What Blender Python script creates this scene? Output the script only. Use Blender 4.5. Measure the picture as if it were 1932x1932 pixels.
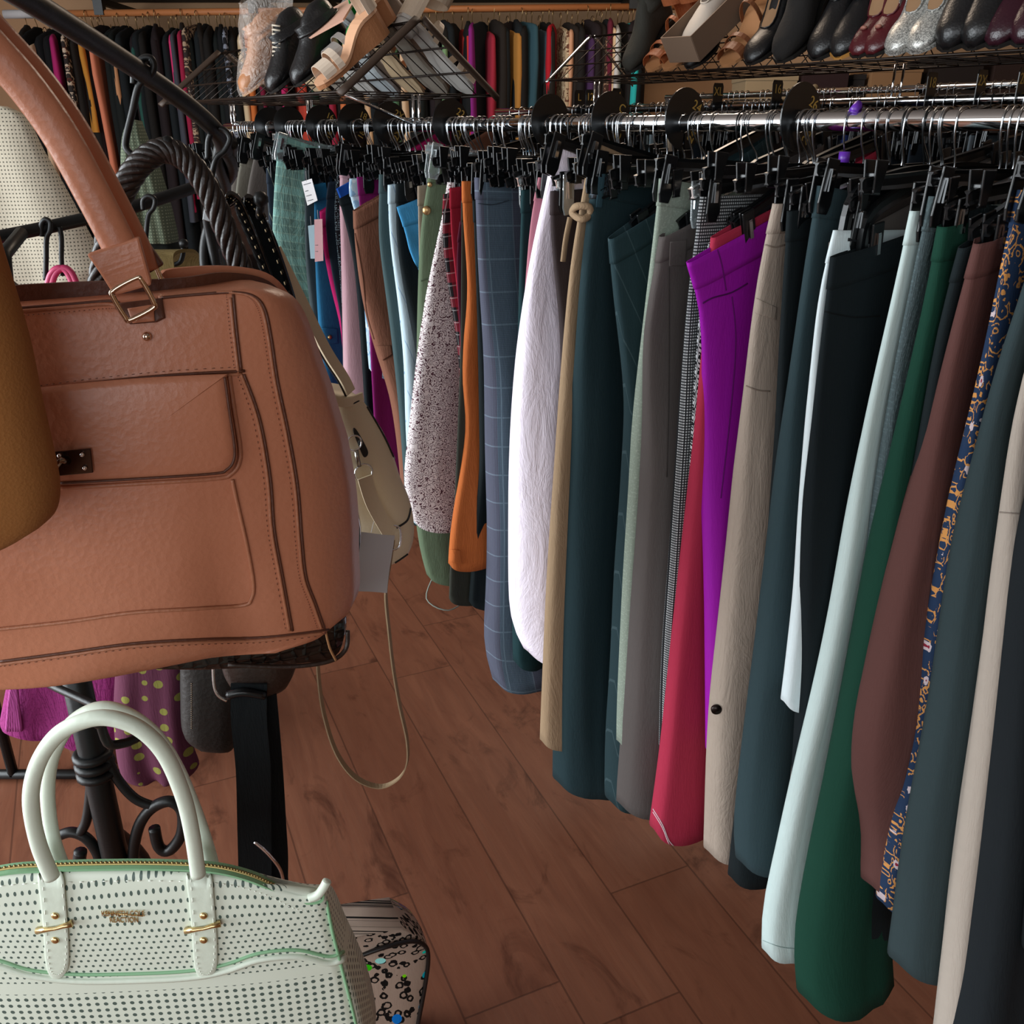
import bpy, math, random
from mathutils import Vector, Matrix
for o in list(bpy.data.objects): bpy.data.objects.remove(o)
SC = bpy.context.scene
COL = SC.collection
random.seed(7)
# ------------------------------------------------------------------ camera, world, lights
F = 1700.0; PITCH = math.atan(716/F); CP, SP = math.cos(PITCH), math.sin(PITCH); CH = 1.45
cam = bpy.data.cameras.new('camera'); camo = bpy.data.objects.new('camera', cam); COL.objects.link(camo)
cam.sensor_width = 36; cam.lens = 36*F/1932; cam.clip_start = .02
camo.location = (0, 0, CH); camo.rotation_euler = (math.pi/2-PITCH, 0, 0)
SC.camera = camo
SC.view_settings.view_transform = 'Standard'; SC.view_settings.look = 'None'
SC.view_settings.gamma = 1; SC.view_settings.exposure = 0.0
w = bpy.data.worlds.new('sky'); SC.world = w; w.use_nodes = True
w.node_tree.nodes['Background'].inputs[0].default_value = (.80, .92, 1, 1)
w.node_tree.nodes['Background'].inputs[1].default_value = .9
def area(name, loc, target, sx, sy, power, col):
    l = bpy.data.lights.new(name, 'AREA'); l.shape = 'RECTANGLE'; l.size = sx; l.size_y = sy
    l.energy = power; l.color = col
    o = bpy.data.objects.new(name, l); COL.objects.link(o); o.location = loc
    o.rotation_euler = (Vector(target)-Vector(loc)).to_track_quat('-Z', 'Y').to_euler(); return o
area('window_daylight', (-1.0, -2.50, 1.75), (0.3, 2.0, .9), 3.6, 1.5, 50, (.93, .97, 1))
area('side_window_daylight', (-3.5, .38, 1.48), (0.2, .9, 1.3), 3.3, 2.5, 265, (.90, .96, 1))
area('unseen_overhead_light', (.4, 3.6, 2.75), (.4, 3.6, 0), .8, .8, 24, (1, .80, .62))  # unseen warm area light pointing down; no lamp is modelled here

# ------------------------------------------------------------------ projection helpers (photo pixel -> place)
def ray(px, py):
    dx, dy = px-966, py-966
    return Vector((dx, F*CP-dy*SP, -(F*SP+dy*CP)))
def at(px, py, Y):
    d = ray(px, py); return Vector((0, 0, CH))+d*(Y/d.y)
class Frame:                       # an upright plane facing the aisle
    def __init__(s, px, py, Y, deg):
        s.q = at(px, py, Y); a = math.radians(deg)
        s.d = Vector((math.cos(a), math.sin(a), 0)); s.n = Vector((math.sin(a), -math.cos(a), 0))
    def __call__(s, px, py, off=0):
        d = ray(px, py); c = Vector((0, 0, CH)); q = s.q+s.n*off
        return c+d*((q-c).dot(s.n)/d.dot(s.n))
    def uv(s, p): return ((p-s.q).dot(s.d), p.z)

# ------------------------------------------------------------------ materials
def lin(h):
    h = h.lstrip('#'); v = [int(h[i:i+2], 16)/255 for i in (0, 2, 4)]
    return tuple((c/12.92 if c <= .04045 else ((c+.055)/1.055)**2.4) for c in v)+(1,)
MATS = {}
class NT:
    def __init__(s, name):
        s.m = bpy.data.materials.new(name); s.m.use_nodes = True; s.t = s.m.node_tree
        s.b = s.t.nodes['Principled BSDF']; s.uvn = None
    def n(s, typ, **kw):
        x = s.t.nodes.new(typ)
        for k, v in kw.items():
            if k in x.inputs.keys() if isinstance(k, str) else False: x.inputs[k].default_value = v
            else: setattr(x, k, v)
        return x
    def l(s, a, b): s.t.links.new(a, b)
    def uv(s):
        if not s.uvn: s.uvn = s.t.nodes.new('ShaderNodeUVMap').outputs[0]
        return s.uvn
    def obj(s): return s.t.nodes.new('ShaderNodeTexCoord').outputs['Object']
    def math(s, op, a, b=0, c=None):
        x = s.t.nodes.new('ShaderNodeMath'); x.operation = op
        for i, v in enumerate((a, b, c)):
            if v is None: continue
            if isinstance(v, (int, float)): x.inputs[i].default_value = v
            else: s.l(v, x.inputs[i])
        return x.outputs[0]
    def mix(s, f, a, b, mode='MIX'):
        x = s.t.nodes.new('ShaderNodeMix'); x.data_type = 'RGBA'; x.blend_type = mode
        for i, v in ((0, f), (6, a), (7, b)):
            if isinstance(v, (int, float)): x.inputs[i].default_value = v
            elif isinstance(v, tuple): x.inputs[i].default_value = v
            else: s.l(v, x.inputs[i])
        return x.outputs[2]
    def noise(s, vec, scale, detail=3, rough=.6, dist=0):
        x = s.t.nodes.new('ShaderNodeTexNoise'); s.l(vec, x.inputs['Vector'])
        x.inputs['Scale'].default_value = scale; x.inputs['Detail'].default_value = detail
        x.inputs['Roughness'].default_value = rough; x.inputs['Distortion'].default_value = dist
        return x.outputs['Fac']
    def vor(s, vec, scale, feature='F1', out='Distance', rnd=1):
        x = s.t.nodes.new('ShaderNodeTexVoronoi'); x.feature = feature; s.l(vec, x.inputs['Vector'])
        x.inputs['Scale'].default_value = scale; x.inputs['Randomness'].default_value = rnd
        return x.outputs[out]
    def scalev(s, vec, v):
        x = s.t.nodes.new('ShaderNodeMapping'); x.inputs['Scale'].default_value = v; s.l(vec, x.inputs[0]); return x.outputs[0]
    def rotv(s, vec, deg, sc=(1, 1, 1)):
        x = s.t.nodes.new('ShaderNodeMapping'); x.inputs['Scale'].default_value = sc
        x.inputs['Rotation'].default_value = (0, 0, math.radians(deg)); s.l(vec, x.inputs[0]); return x.outputs[0]
    def xy(s, vec):
        x = s.t.nodes.new('ShaderNodeSeparateXYZ'); s.l(vec, x.inputs[0]); return x.outputs[0], x.outputs[1]
    def step(s, a, th): return s.math('GREATER_THAN', a, th)
    def lt(s, a, th): return s.math('LESS_THAN', a, th)
    def fr(s, a, k, ph=0): return s.math('FRACT', s.math('MULTIPLY_ADD', a, k, ph))
    def bump(s, h, strength, dist=.002):
        x = s.t.nodes.new('ShaderNodeBump'); x.inputs['Strength'].default_value = strength
        x.inputs['Distance'].default_value = dist; s.l(h, x.inputs['Height']); s.l(x.outputs[0], s.b.inputs['Normal'])
    def col(s, c):
        if isinstance(c, tuple): s.b.inputs['Base Color'].default_value = c
        else: s.l(c, s.b.inputs['Base Color'])
    def setp(s, **k):
        for a, v in k.items(): s.b.inputs[a.replace('_', ' ')].default_value = v
def plain(name, hexc, rough=.5, metal=0, spec=.5, bump=0, bscale=300, trans=0, alpha=1, coat=0):
    key = (name, hexc, rough, metal, trans, alpha)
    if key in MATS: return MATS[key]
    t = NT(name); t.col(lin(hexc)); t.setp(Roughness=rough, Metallic=metal)
    t.b.inputs['Specular IOR Level'].default_value = spec; t.b.inputs['Transmission Weight'].default_value = trans
    t.b.inputs['Coat Weight'].default_value = coat; t.b.inputs['Alpha'].default_value = alpha
    if bump: t.bump(t.noise(t.obj(), bscale, 4), bump)
    MATS[key] = t.m; return t.m
def cloth(hexc, pat=None, c2=None, c3=None, rough=.88, sheen=.0, k=1.0, wr=0):
    key = ('cloth', hexc, pat, c2, c3, wr)
    if key in MATS: return MATS[key]
    t = NT('cloth_'+(pat or 'plain')); uv = t.uv(); c = lin(hexc)
    a = lin(c2) if c2 else c; b = lin(c3) if c3 else a
    u, v = t.xy(uv)
    base = c
    # slubs of the weave
    wv = t.noise(t.scalev(uv, (420, 60, 1)), 1.0, 2); big = t.noise(uv, 14, 3)
    if pat == 'plaid':          # loose check
        m1 = t.lt(t.math('ABSOLUTE', t.math('SUBTRACT', t.fr(u, 22), .5)), .17)
        m2 = t.lt(t.math('ABSOLUTE', t.math('SUBTRACT', t.fr(v, 17), .5)), .15)
        m3 = t.lt(t.fr(u, 44), .12); m4 = t.lt(t.fr(v, 51), .14)
        base = t.mix(t.math('MULTIPLY', t.math('ADD', m1, m2), .42), c, a)
        base = t.mix(t.math('MULTIPLY', t.math('ADD', m3, m4), .38), base, b)
    elif pat == 'pane':         # windowpane lines over fine check
        m1 = t.lt(t.fr(u, 19), .045); m2 = t.lt(t.fr(v, 17), .045)
        fine = t.math('MULTIPLY', t.lt(t.fr(u, 330), .5), t.lt(t.fr(v, 300), .5))
        br = t.math('MULTIPLY', t.lt(t.fr(u, 9.5), .45), .55)
        base = t.mix(t.math('MULTIPLY', fine, .35), c, a); base = t.mix(br, base, b)
        base = t.mix(t.math('MULTIPLY', t.math('MAXIMUM', m1, m2), .28), base, lin('#8fa8b8'))
    elif pat == 'check':        # small houndstooth-like check
        ch = t.math('MULTIPLY', t.step(t.fr(u, 260), .42), t.step(t.fr(v, 230), .42))
        base = t.mix(ch, c, a)
    elif pat == 'basket':
        p = t.rotv(uv, 45, (62, 62, 1)); x, y = t.xy(p)
        ck = t.math('GREATER_THAN', t.math('FRACT', t.math('MULTIPLY', t.math('ADD', t.math('FLOOR', x), t.math('FLOOR', y)), .5)), .25)
        s1 = t.lt(t.fr(x, 3), .62); s2 = t.lt(t.fr(y, 3), .62)
        m = t.math('ADD', t.math('MULTIPLY', ck, s1), t.math('MULTIPLY', t.math('SUBTRACT', 1, ck), s2))
        ed = t.math('MULTIPLY', t.step(t.fr(x, 1), .12), t.step(t.fr(y, 1), .12))
        base = t.mix(t.math('MULTIPLY', m, ed), c, a)
    elif pat == 'vine':         # curling line print
        d = t.vor(t.scalev(uv, (1, 1, 1)), 95, 'F1'); 
        ds = t.math('FRACT', t.math('MULTIPLY', t.math('ADD', d, t.noise(uv, 90, 2)), 3.2))
        base = t.mix(t.lt(ds, .31), c, a)
    elif pat == 'redplaid':
        m1 = t.lt(t.fr(u, 24), .42); m2 = t.lt(t.fr(v, 22), .42)
        base = t.mix(t.math('MULTIPLY', t.math('ADD', m1, m2), .46), c, a)
        l = t.math('MAXIMUM', t.lt(t.fr(u, 24, .3), .06), t.lt(t.fr(v, 44, .3), .08)); base = t.mix(t.math('MULTIPLY', l, .35), base, b)
    elif pat == 'dots':
        d = t.vor(uv, 62*k, 'F1', rnd=.35); base = t.mix(t.lt(d, .27), c, a)
    elif pat == 'tinydots':
        m = t.math('MULTIPLY', t.lt(t.fr(u, 170), .40), t.lt(t.fr(v, 150), .34)); base = t.mix(m, c, a)
    elif pat == 'paisley':
        d = t.vor(uv, 64, 'F1'); n2 = t.noise(uv, 120, 2)
        ring = t.math('FRACT', t.math('MULTIPLY', t.math('ADD', d, t.math('MULTIPLY', n2, .5)), 2.6))
        msk = t.lt(t.noise(uv, 42, 1), .56)
        base = t.mix(t.math('MULTIPLY', t.lt(ring, .30), msk), c, a)
        fl = t.vor(t.rotv(uv, 20), 36, 'F1'); pet = t.noise(uv, 170, 1)
        base = t.mix(t.lt(t.math('ADD', fl, t.math('MULTIPLY', pet, .28)), .37), base, b)
        base = t.mix(t.lt(fl, .09), base, lin('#8a2438'))
    elif pat == 'pin':
        m = t.lt(t.math('FRACT', t.math('MULTIPLY_ADD', t.math('ADD', u, t.math('MULTIPLY', v, .35)), 26, 0)), .05)
        base = t.mix(t.math('MULTIPLY', m, .7), c, a)
    elif pat == 'slub':
        ns = t.noise(t.scalev(uv, (260, 260, 1)), 1, 2); base = t.mix(t.math('MULTIPLY', t.step(ns, .57), .55), c, a)
    elif pat == 'denim':
        ns = t.noise(t.scalev(uv, (900, 90, 1)), 1, 3); base = t.mix(t.math('MULTIPLY', ns, .55), c, a)
    elif pat == 'leopard':
        d = t.vor(uv, 62, 'F1'); n2 = t.noise(uv, 90, 2)
        q = t.math('ADD', d, t.math('MULTIPLY', t.math('SUBTRACT', n2, .5), .5))
        base = t.mix(t.math('MULTIPLY', t.step(q, .24), t.lt(q, .45)), c, a)
        cc = t.vor(uv, 22, 'F1', 'Color'); cd = t.vor(uv, 22, 'F1')
        hs = t.t.nodes.new('ShaderNodeHueSaturation'); hs.inputs['Saturation'].default_value = 1.5; t.l(cc, hs.inputs['Color'])
        base = t.mix(t.lt(cd, .20), base, hs.outputs[0])
    elif pat == 'print':
        d = t.noise(uv, 38*k, 2, .5, 1.2); base = t.mix(t.step(d, .53), c, a); base = t.mix(t.step(t.noise(uv, 55*k, 1), .62), base, b)
    # thread-to-thread variation
    dk = t.mix(1, base, (.80, .80, .80, 1), 'MULTIPLY')
    base = t.mix(t.math('MULTIPLY', wv, .45), base, dk)
    t.col(base); t.setp(Roughness=rough); t.b.inputs['Sheen Weight'].default_value = sheen
    t.b.inputs['Specular IOR Level'].default_value = .25
    h = t.math('ADD', t.math('MULTIPLY', wv, .25), t.math('MULTIPLY', big, .5))
    cr = t.noise(t.scalev(uv, (26, 7, 1)), 1, 5, .65, .8)
    h = t.math('ADD', h, t.math('MULTIPLY', cr, max(wr*2.2, .7)))
    t.bump(h, min(1, .4+.5*wr), .004)
    MATS[key] = t.m; return t.m
def leather(name, hexc, c2, rough=.38, grain=160, bs=.25, coat=0):
    key = (name, hexc)
    if key in MATS: return MATS[key]
    t = NT(name); o = t.obj(); n1 = t.noise(o, 9, 4); n2 = t.noise(o, grain*2, 3)
    t.col(t.mix(n1, lin(hexc), lin(c2))); t.setp(Roughness=rough); t.b.inputs['Coat Weight'].default_value = coat
    cr = t.vor(o, grain, 'F1'); h = t.math('ADD', t.math('MULTIPLY', n2, .5), t.math('MULTIPLY', cr, .5))
    h = t.math('ADD', h, t.math('MULTIPLY', t.noise(o, 13, 3, .55, .6), 1.6)); t.bump(h, bs, .003)
    MATS[key] = t.m; return t.m
M_CHROME = plain('chrome', '#e4e7ea', .09, 1)
M_HOOK = plain('hook_steel', '#b4b8bc', .2, 1)
M_BRASS = plain('brassy_hook', '#a88a60', .35, .9)
M_GOLD = plain('gold', '#d9c08c', .25, 1)
M_BLKPL = plain('black_plastic', '#0d0f11', .28)
M_IRON = plain('black_iron', '#141617', .42, .3, bump=.15, bscale=120)
M_CLEAR = plain('clear_plastic', '#dfe9ec', .08, 0, trans=.85)
M_WIRE = plain('brown_wire', '#2a211c', .4, .6)
M_INK = plain('gold_paint', '#b08d45', .5)
M_PAPER = plain('paper', '#b9b7b8', .8)

# ------------------------------------------------------------------ mesh builder
class MB:
    def __init__(s): s.v = []; s.f = []; s.uv = []; s.sm = []
    def add(s, vs, fs, uvs=None, smooth=True):
        b = len(s.v); s.v += [Vector(x) for x in vs]
        for i, f in enumerate(fs):
            s.f.append([b+k for k in f]); s.sm.append(smooth)
            s.uv.append([uvs[k] for k in f] if uvs else [(vs[k][0]+vs[k][1], vs[k][2]) for k in f])
        return s
    def grid(s, rows, closed=True, uvr=None, cap0=False, cap1=False, smooth=True):
        n = len(rows[0]); vs = [p for r in rows for p in r]; fs = []
        for j in range(len(rows)-1):
            for i in range(n if closed else n-1):
                k = (i+1) % n; fs.append((j*n+i, j*n+k, (j+1)*n+k, (j+1)*n+i))
        if cap0: fs.append(tuple(range(n))[::-1])
        if cap1: fs.append(tuple((len(rows)-1)*n+i for i in range(n)))
        uvs = [u for r in uvr for u in r] if uvr else None
        return s.add(vs, fs, uvs, smooth)
    def tube(s, pts, r, seg=8, closed=False, flat=1.0, updir=None):
        pts = [Vector(p) for p in pts]; n = len(pts); rows = []; prev = None
        rr = r if isinstance(r, (list, tuple)) else [r]*n
        for i, p in enumerate(pts):
            a = pts[i-1] if (i > 0 or closed) else p; b = pts[(i+1) % n] if (i < n-1 or closed) else p
            t = (b-a).normalized() if (b-a).length > 1e-9 else Vector((0, 0, 1))
            if updir is not None: x = Vector(updir)-t*t.dot(Vector(updir))
            elif prev is None: x = t.orthogonal()
            else: x = prev-t*t.dot(prev)
            if x.length < 1e-6: x = t.orthogonal()
            x.normalize(); prev = x; y = t.cross(x)
            rows.append([p+x*(math.cos(2*math.pi*k/seg)*rr[i])+y*(math.sin(2*math.pi*k/seg)*rr[i]*flat) for k in range(seg)])
        if closed: rows.append(rows[0]); return s.grid(rows)
        return s.grid(rows, cap0=True, cap1=True)
    def box(s, c, ax, sz):
        c = Vector(c); X, Y, Z = [Vector(a)*(d/2) for a, d in zip(ax, sz)]
        vs = [c+X*i+Y*j+Z*k for i in (-1, 1) for j in (-1, 1) for k in (-1, 1)]
        return s.add(vs, [(0, 1, 3, 2), (4, 6, 7, 5), (0, 4, 5, 1), (2, 3, 7, 6), (0, 2, 6, 4), (1, 5, 7, 3)], None, False)
    def prism(s, poly, dv):
        n = len(poly); poly = [Vector(p) for p in poly]; dv = Vector(dv)
        vs = poly+[p+dv for p in poly]
        fs = [tuple(range(n))[::-1], tuple(range(n, 2*n))]+[(i, (i+1) % n, n+(i+1) % n, n+i) for i in range(n)]
        return s.add(vs, fs, None, False)
    def ball(s, c, r, seg=10, sc=(1, 1, 1)):
        c = Vector(c); rows = []
        for j in range(seg//2+1):
            a = math.pi*j/(seg//2)+1e-4
            rows.append([c+Vector((r*sc[0]*math.sin(a)*math.cos(2*math.pi*i/seg), r*sc[1]*math.sin(a)*math.sin(2*math.pi*i/seg), r*sc[2]*math.cos(a))) for i in range(seg)])
        return s.grid(rows)
    def build(s, name, mat, parent=None, bevel=0, sub=0):
        me = bpy.data.meshes.new(name); me.from_pydata([tuple(v) for v in s.v], [], s.f)
        ul = me.uv_layers.new(name='UVMap'); k = 0; flat = []
        for f in s.uv:
            for a in f: flat += [a[0], a[1]]
        ul.data.foreach_set('uv', flat); me.polygons.foreach_set('use_smooth', s.sm)
        me.materials.append(mat); me.update()
        o = bpy.data.objects.new(name, me); COL.objects.link(o)
        if parent is not None:
            o.parent = parent; o.matrix_parent_inverse = parent.matrix_basis.inverted()
        if bevel:
            b = o.modifiers.new('bevel', 'BEVEL'); b.width = bevel; b.segments = 2; b.limit_method = 'ANGLE'
        if sub:
            b = o.modifiers.new('sub', 'SUBSURF'); b.levels = sub; b.render_levels = sub
        return o
def tag(o, label=None, cat=None, group=None, kind=None):
    if label: o['label'] = label
    if cat: o['category'] = cat
    if group: o['group'] = group
    if kind: o['kind'] = kind
    return o
def empty(name, loc, label, cat, group=None, rot=None):
    o = bpy.data.objects.new(name, None); COL.objects.link(o); o.empty_display_size = .05
    if rot is not None: o.matrix_world = Matrix.Translation(loc) @ rot
    else: o.location = loc
    return tag(o, label, cat, group)
def copy_tree(o, parent=None):
    c = o.copy(); COL.objects.link(c)
    if parent is not None: c.parent = parent
    for ch in list(CH_OF.get(o.name, o.children)): copy_tree(ch, c)
    return c
CH_OF = {}
def smooth_path(pts, n=8, closed=False):       # catmull-rom
    P = [Vector(p) for p in pts]; out = []; m = len(P)
    for i in range(m if closed else m-1):
        g = lambda k: P[k % m] if closed else P[max(0, min(m-1, k))]
        a, b, c, d = g(i-1), g(i), g(i+1), g(i+2)
        for j in range(n):
            t = j/n; out.append(.5*((2*b)+(c-a)*t+(2*a-5*b+4*c-d)*t*t+(3*b-a-3*c+d)*t**3))
    if not closed: out.append(P[-1])
    return out
def text_mesh(txt, size, mat, name, parent, M, extrude=.0006):
    cu = bpy.data.curves.new('lettering', 'FONT'); cu.body = txt; cu.size = size; cu.extrude = extrude
    cu.align_x = 'CENTER'; cu.align_y = 'CENTER'; cu.space_line = .85
    t = bpy.data.objects.new('lettering', cu); COL.objects.link(t)
    me = bpy.data.meshes.new_from_object(t.evaluated_get(bpy.context.evaluated_depsgraph_get()))
    bpy.data.objects.remove(t); me.transform(M); me.materials.clear(); me.materials.append(mat)
    o = bpy.data.objects.new(name, me); COL.objects.link(o)
    if parent is not None: o.parent = parent; o.matrix_parent_inverse = parent.matrix_basis.inverted()
    return o
X3, Y3, Z3 = Vector((1, 0, 0)), Vector((0, 1, 0)), Vector((0, 0, 1))

# ------------------------------------------------------------------ room
def wood_floor():
    t = NT('wood_plank_floor'); o = t.obj(); p = t.rotv(o, -24+90); x, y = t.xy(p)
    # x runs along the planks after the turn
    row = t.math('FLOOR', t.math('MULTIPLY', y, 1/.19))
    wn = t.t.nodes.new('ShaderNodeTexWhiteNoise'); wn.noise_dimensions = '1D'; t.l(row, wn.inputs['W'])
    xo = t.math('ADD', x, t.math('MULTIPLY', wn.outputs[0], 1.2))
    pl = t.math('FLOOR', t.math('MULTIPLY', xo, 1/1.2))
    wn2 = t.t.nodes.new('ShaderNodeTexWhiteNoise'); wn2.noise_dimensions = '2D'
    cb = t.t.nodes.new('ShaderNodeCombineXYZ'); t.l(row, cb.inputs[0]); t.l(pl, cb.inputs[1]); t.l(cb.outputs[0], wn2.inputs['Vector'])
    cb2 = t.t.nodes.new('ShaderNodeCombineXYZ'); t.l(x, cb2.inputs[0]); t.l(y, cb2.inputs[1]); t.l(t.math('MULTIPLY', wn2.outputs[0], 9), cb2.inputs[2])
    v = cb2.outputs[0]
    g = t.noise(t.scalev(v, (2.2, 14, 1)), 1.3, 6, .62, 1.4)
    g2 = t.noise(t.scalev(v, (6, 90, 1)), 1.5, 4, .6, .4)
    kn = t.noise(t.scalev(v, (2.2, 4.2, 1)), 1.6, 5, .65, 1.8)
    c = t.mix(g, lin('#472920'), lin('#93634b'))
    c = t.mix(t.math('MULTIPLY', g2, .55), c, lin('#7b432d'))
    mr = t.t.nodes.new('ShaderNodeMapRange'); mr.inputs[1].default_value = .56; mr.inputs[2].default_value = .74; t.l(kn, mr.inputs[0])
    c = t.mix(t.math('MULTIPLY', mr.outputs[0], .9), c, lin('#3b1d13'))
    c = t.mix(t.math('MULTIPLY', wn2.outputs[0], .28), c, lin('#6b3c28'))
    e1 = t.lt(t.math('ABSOLUTE', t.math('SUBTRACT', t.fr(y, 1/.19), .5)), .49)
    e2 = t.lt(t.math('ABSOLUTE', t.math('SUBTRACT', t.fr(xo, 1/1.2), .5)), .4985)
    e = t.math('MULTIPLY', e1, e2); c = t.mix(t.math('MULTIPLY', t.math('SUBTRACT', 1, e), .45), c, lin('#1c0d08'))
    t.col(c); t.setp(Roughness=.46); t.b.inputs['Specular IOR Level'].default_value = .35
    t.bump(t.math('ADD', t.math('MULTIPLY', g2, .4), t.math('MULTIPLY', e, .8)), .25, .002); return t.m
M_WALL = plain('tan_wall_paint', '#b8906c', .85, bump=.1, bscale=80)
M_DARKW = plain('dark_paint', '#17130f', .8)
AX = (X3, Y3, Z3)
def struct(name, c, sz, mat):
    return tag(MB().box(c, AX, sz).build(name, mat), kind='structure')
struct('floor', (.6, 1.5, -.05), (8.4, 8.4, .1), wood_floor())
struct('wall_back', (.6, 5.75, 1.45), (8.4, .1, 2.9), M_WALL)
struct('wall_right', (4.85, 1.5, 1.45), (.1, 8.4, 2.9), M_WALL)
m = MB()
m.box((-3.65, -2.0, 1.45), AX, (.1, 1.3, 2.9)); m.box((-3.65, 3.9, 1.45), AX, (.1, 3.6, 2.9))
m.box((-3.65, .38, .08), AX, (.1, 3.45, .16)); m.box((-3.65, .38, 2.85), AX, (.1, 3.45, .1))
tag(m.build('wall_left', M_WALL), kind='structure')
struct('ceiling', (.6, 1.5, 2.95), (8.4, 8.4, .1), plain('ceiling_paint', '#8a8078', .9))
m = MB()
m.box((.6, -2.65, .4), AX, (8.4, .1, .8)); m.box((.6, -2.65, 2.75), AX, (8.4, .1, .3))
m.box((-3.3, -2.65, 1.7), AX, (.6, .1, 1.8)); m.box((2.9, -2.65, 1.7), AX, (3.9, .1, 1.8))
tag(m.build('wall_front', M_WALL), kind='structure')
m = MB()
for x in (-3.0, -1.0, 1.0-.02): m.box((x, -2.65, 1.7), AX, (.06, .08, 1.8))
for z in (.82, 2.58): m.box((-1.0, -2.65, z), AX, (4.0, .08, .06))
tag(m.build('window_1', M_DARKW), kind='structure')
m = MB()
for y in (-1.32, .38, 2.07): m.box((-3.68, y, 1.48), AX, (.08, .06, 2.6))
for z in (.19, 2.77): m.box((-3.68, .38, z), AX, (.08, 3.45, .06))
tag(m.build('window_2', M_DARKW), kind='structure')
struct('baseboard_back', (.6, 5.68, .06), (8.3, .03, .12), M_DARKW)

# ------------------------------------------------------------------ rail geometry
R0 = Vector((.63, 1.125, 0)); RD = Vector((-.6199, .7847, 0)); ND = Vector((.7847, .6199, 0))
RZ = 1.464
def P(s, u, z): q = R0+RD*s+ND*u; return Vector((q.x, q.y, z))
def hit_u(px, py, u):
    d = ray(px, py); t = (R0.dot(ND)+u)/d.dot(ND); q = d*t
    return (q.dot(RD)-R0.dot(RD)), CH+q.z
def hit_s(px, py, s):
    d = ray(px, py); t = (R0.dot(RD)+s)/d.dot(RD); q = d*t
    return (q.dot(ND)-R0.dot(ND)), CH+q.z
ROT = Matrix.Rotation(math.atan2(ND.y, ND.x), 4, 'Z')      # local X = across the rail, local Y = along it

def clothes_rack(name, label, u, z, s0, s1, rad=.0125):
    e = empty(name, P((s0+s1)/2, u, 0), label, 'clothes rack')
    MB().tube([P(s0, u, z), P(s1, u, z)], rad, 20).build('rail', M_CHROME, e)
    for s in (s0+.01, s1-.01):
        MB().tube([P(s, u, .06), P(s, u, z-.002)], rad*1.05, 16).build('post', M_CHROME, e)
        MB().tube([P(s, u-.28, .05), P(s, u+.28, .05)], rad*1.1, 12).build('foot', M_CHROME, e)
    return e
clothes_rack('clothes_rack', 'chrome garment rack at the front carrying the row of trousers', 0, RZ, -1.0, 2.45)
U2 = 1.175; Z2 = 1.524
clothes_rack('clothes_rack', 'second chrome garment rack behind the trouser rack, under the shoe shelf', U2, Z2, -.9, 2.6)
U3 = 2.25; Z3R = 1.60
clothes_rack('clothes_rack', 'third chrome garment rack farthest behind, lined with tiny hooks', U3, Z3R, -.3, 2.7)

# ------------------------------------------------------------------ hangers
def hook_pts(r=.0158, drop=.068, sgn=1):
    pts = []
    for k in range(0, 15):
        a = math.radians(-35+k*(215/14)); pts.append((math.cos(a)*r*sgn, 0, math.sin(a)*r))
    pts = [(p[0], 0, p[2]) for p in pts]
    pts += [(-.0150*sgn, 0, -.012), (-.010*sgn, 0, -.028), (0, 0, -.048), (0, 0, -drop)]
    return smooth_path(pts, 3)
def make_hanger(curved=False, plastic=M_BLKPL, hookm=M_HOOK, label='', group=None, name='clip_hanger', U=0, cs=1.0):
    e = empty(name, (0, 0, 0), label, 'hanger', group)
    MB().tube(hook_pts(), .00135, 6).build('hook', hookm, e)
    b = MB()
    for sg in (-1, 1):
        if curved: prof = [(0, -.052), (.05, -.056), (.10, -.064), (.145, -.074), (.166, -.094), (.170, -.135)]
        else: prof = [(0, -.055), (.06, -.060), (.12, -.066), (.17, -.070), (.186, -.073)]
        prof = smooth_path([(sg*a, 0, c) for a, c in prof], 3); prof = [p_-Z3*.009 for p_ in prof]
        rows = []
        for i, p in enumerate(prof):
            t = (prof[min(i+1, len(prof)-1)]-prof[max(i-1, 0)]).normalized(); nn = Vector((-t.z, 0, t.x))*sg
            hh = .0095*(1-.25*i/len(prof))
            rows.append([p+nn*hh+Y3*.0035, p+nn*hh-Y3*.0035, p+nn*.004-Y3*.0012, p-nn*.004-Y3*.0012, p-nn*hh-Y3*.0035, p-nn*hh+Y3*.0035, p-nn*.004+Y3*.0012, p+nn*.004+Y3*.0012])
        b.grid(rows, cap0=True, cap1=True, smooth=False)
    b.build('bar', plastic, e)
    for sg in (-1, 1):
        cx = sg*(.165 if not curved else .150); cz = (-.097 if not curved else -.127)+(.014 if cs < 1 else 0)
        c = MB()
        for k in (-1, 1):
            c.prism([(cx-.012, k*.006, cz+.030), (cx+.012, k*.006, cz+.030), (cx+.013*cs, k*.0045, cz-.022*cs**2), (cx+.009, k*.004, cz-.034*cs**2), (cx-.009, k*.004, cz-.034*cs**2), (cx-.013*cs, k*.0045, cz-.022*cs**2)], (0, k*.0035, 0))
        c.box((cx, 0, cz+.012), AX, (.010, .012, .008))
        co = c.build('clip', plastic, e, bevel=.0012)
        sp = MB(); sp.box((cx, -.0105, cz+.004), AX, (.0065, .0022, .024)); sp.box((cx, .0105, cz+.004), AX, (.0065, .0022, .024)); sp.box((cx, 0, cz+.017), AX, (.0065, .0225, .002))
        if cs == 1.0: sp.build('spring', M_CHROME, co)
    return e
def reg(o):
    CH_OF[o.name] = list(o.children)
    for c in o.children: CH_OF[c.name] = list(c.children)
def collect(root):      # children lists are read once, before copying starts
    bpy.context.view_layer.update(); reg(root)
hA = make_hanger(); collect(hA); hB = make_hanger(curved=True); collect(hB)
hC = make_hanger(plastic=M_CLEAR); collect(hC)
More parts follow.
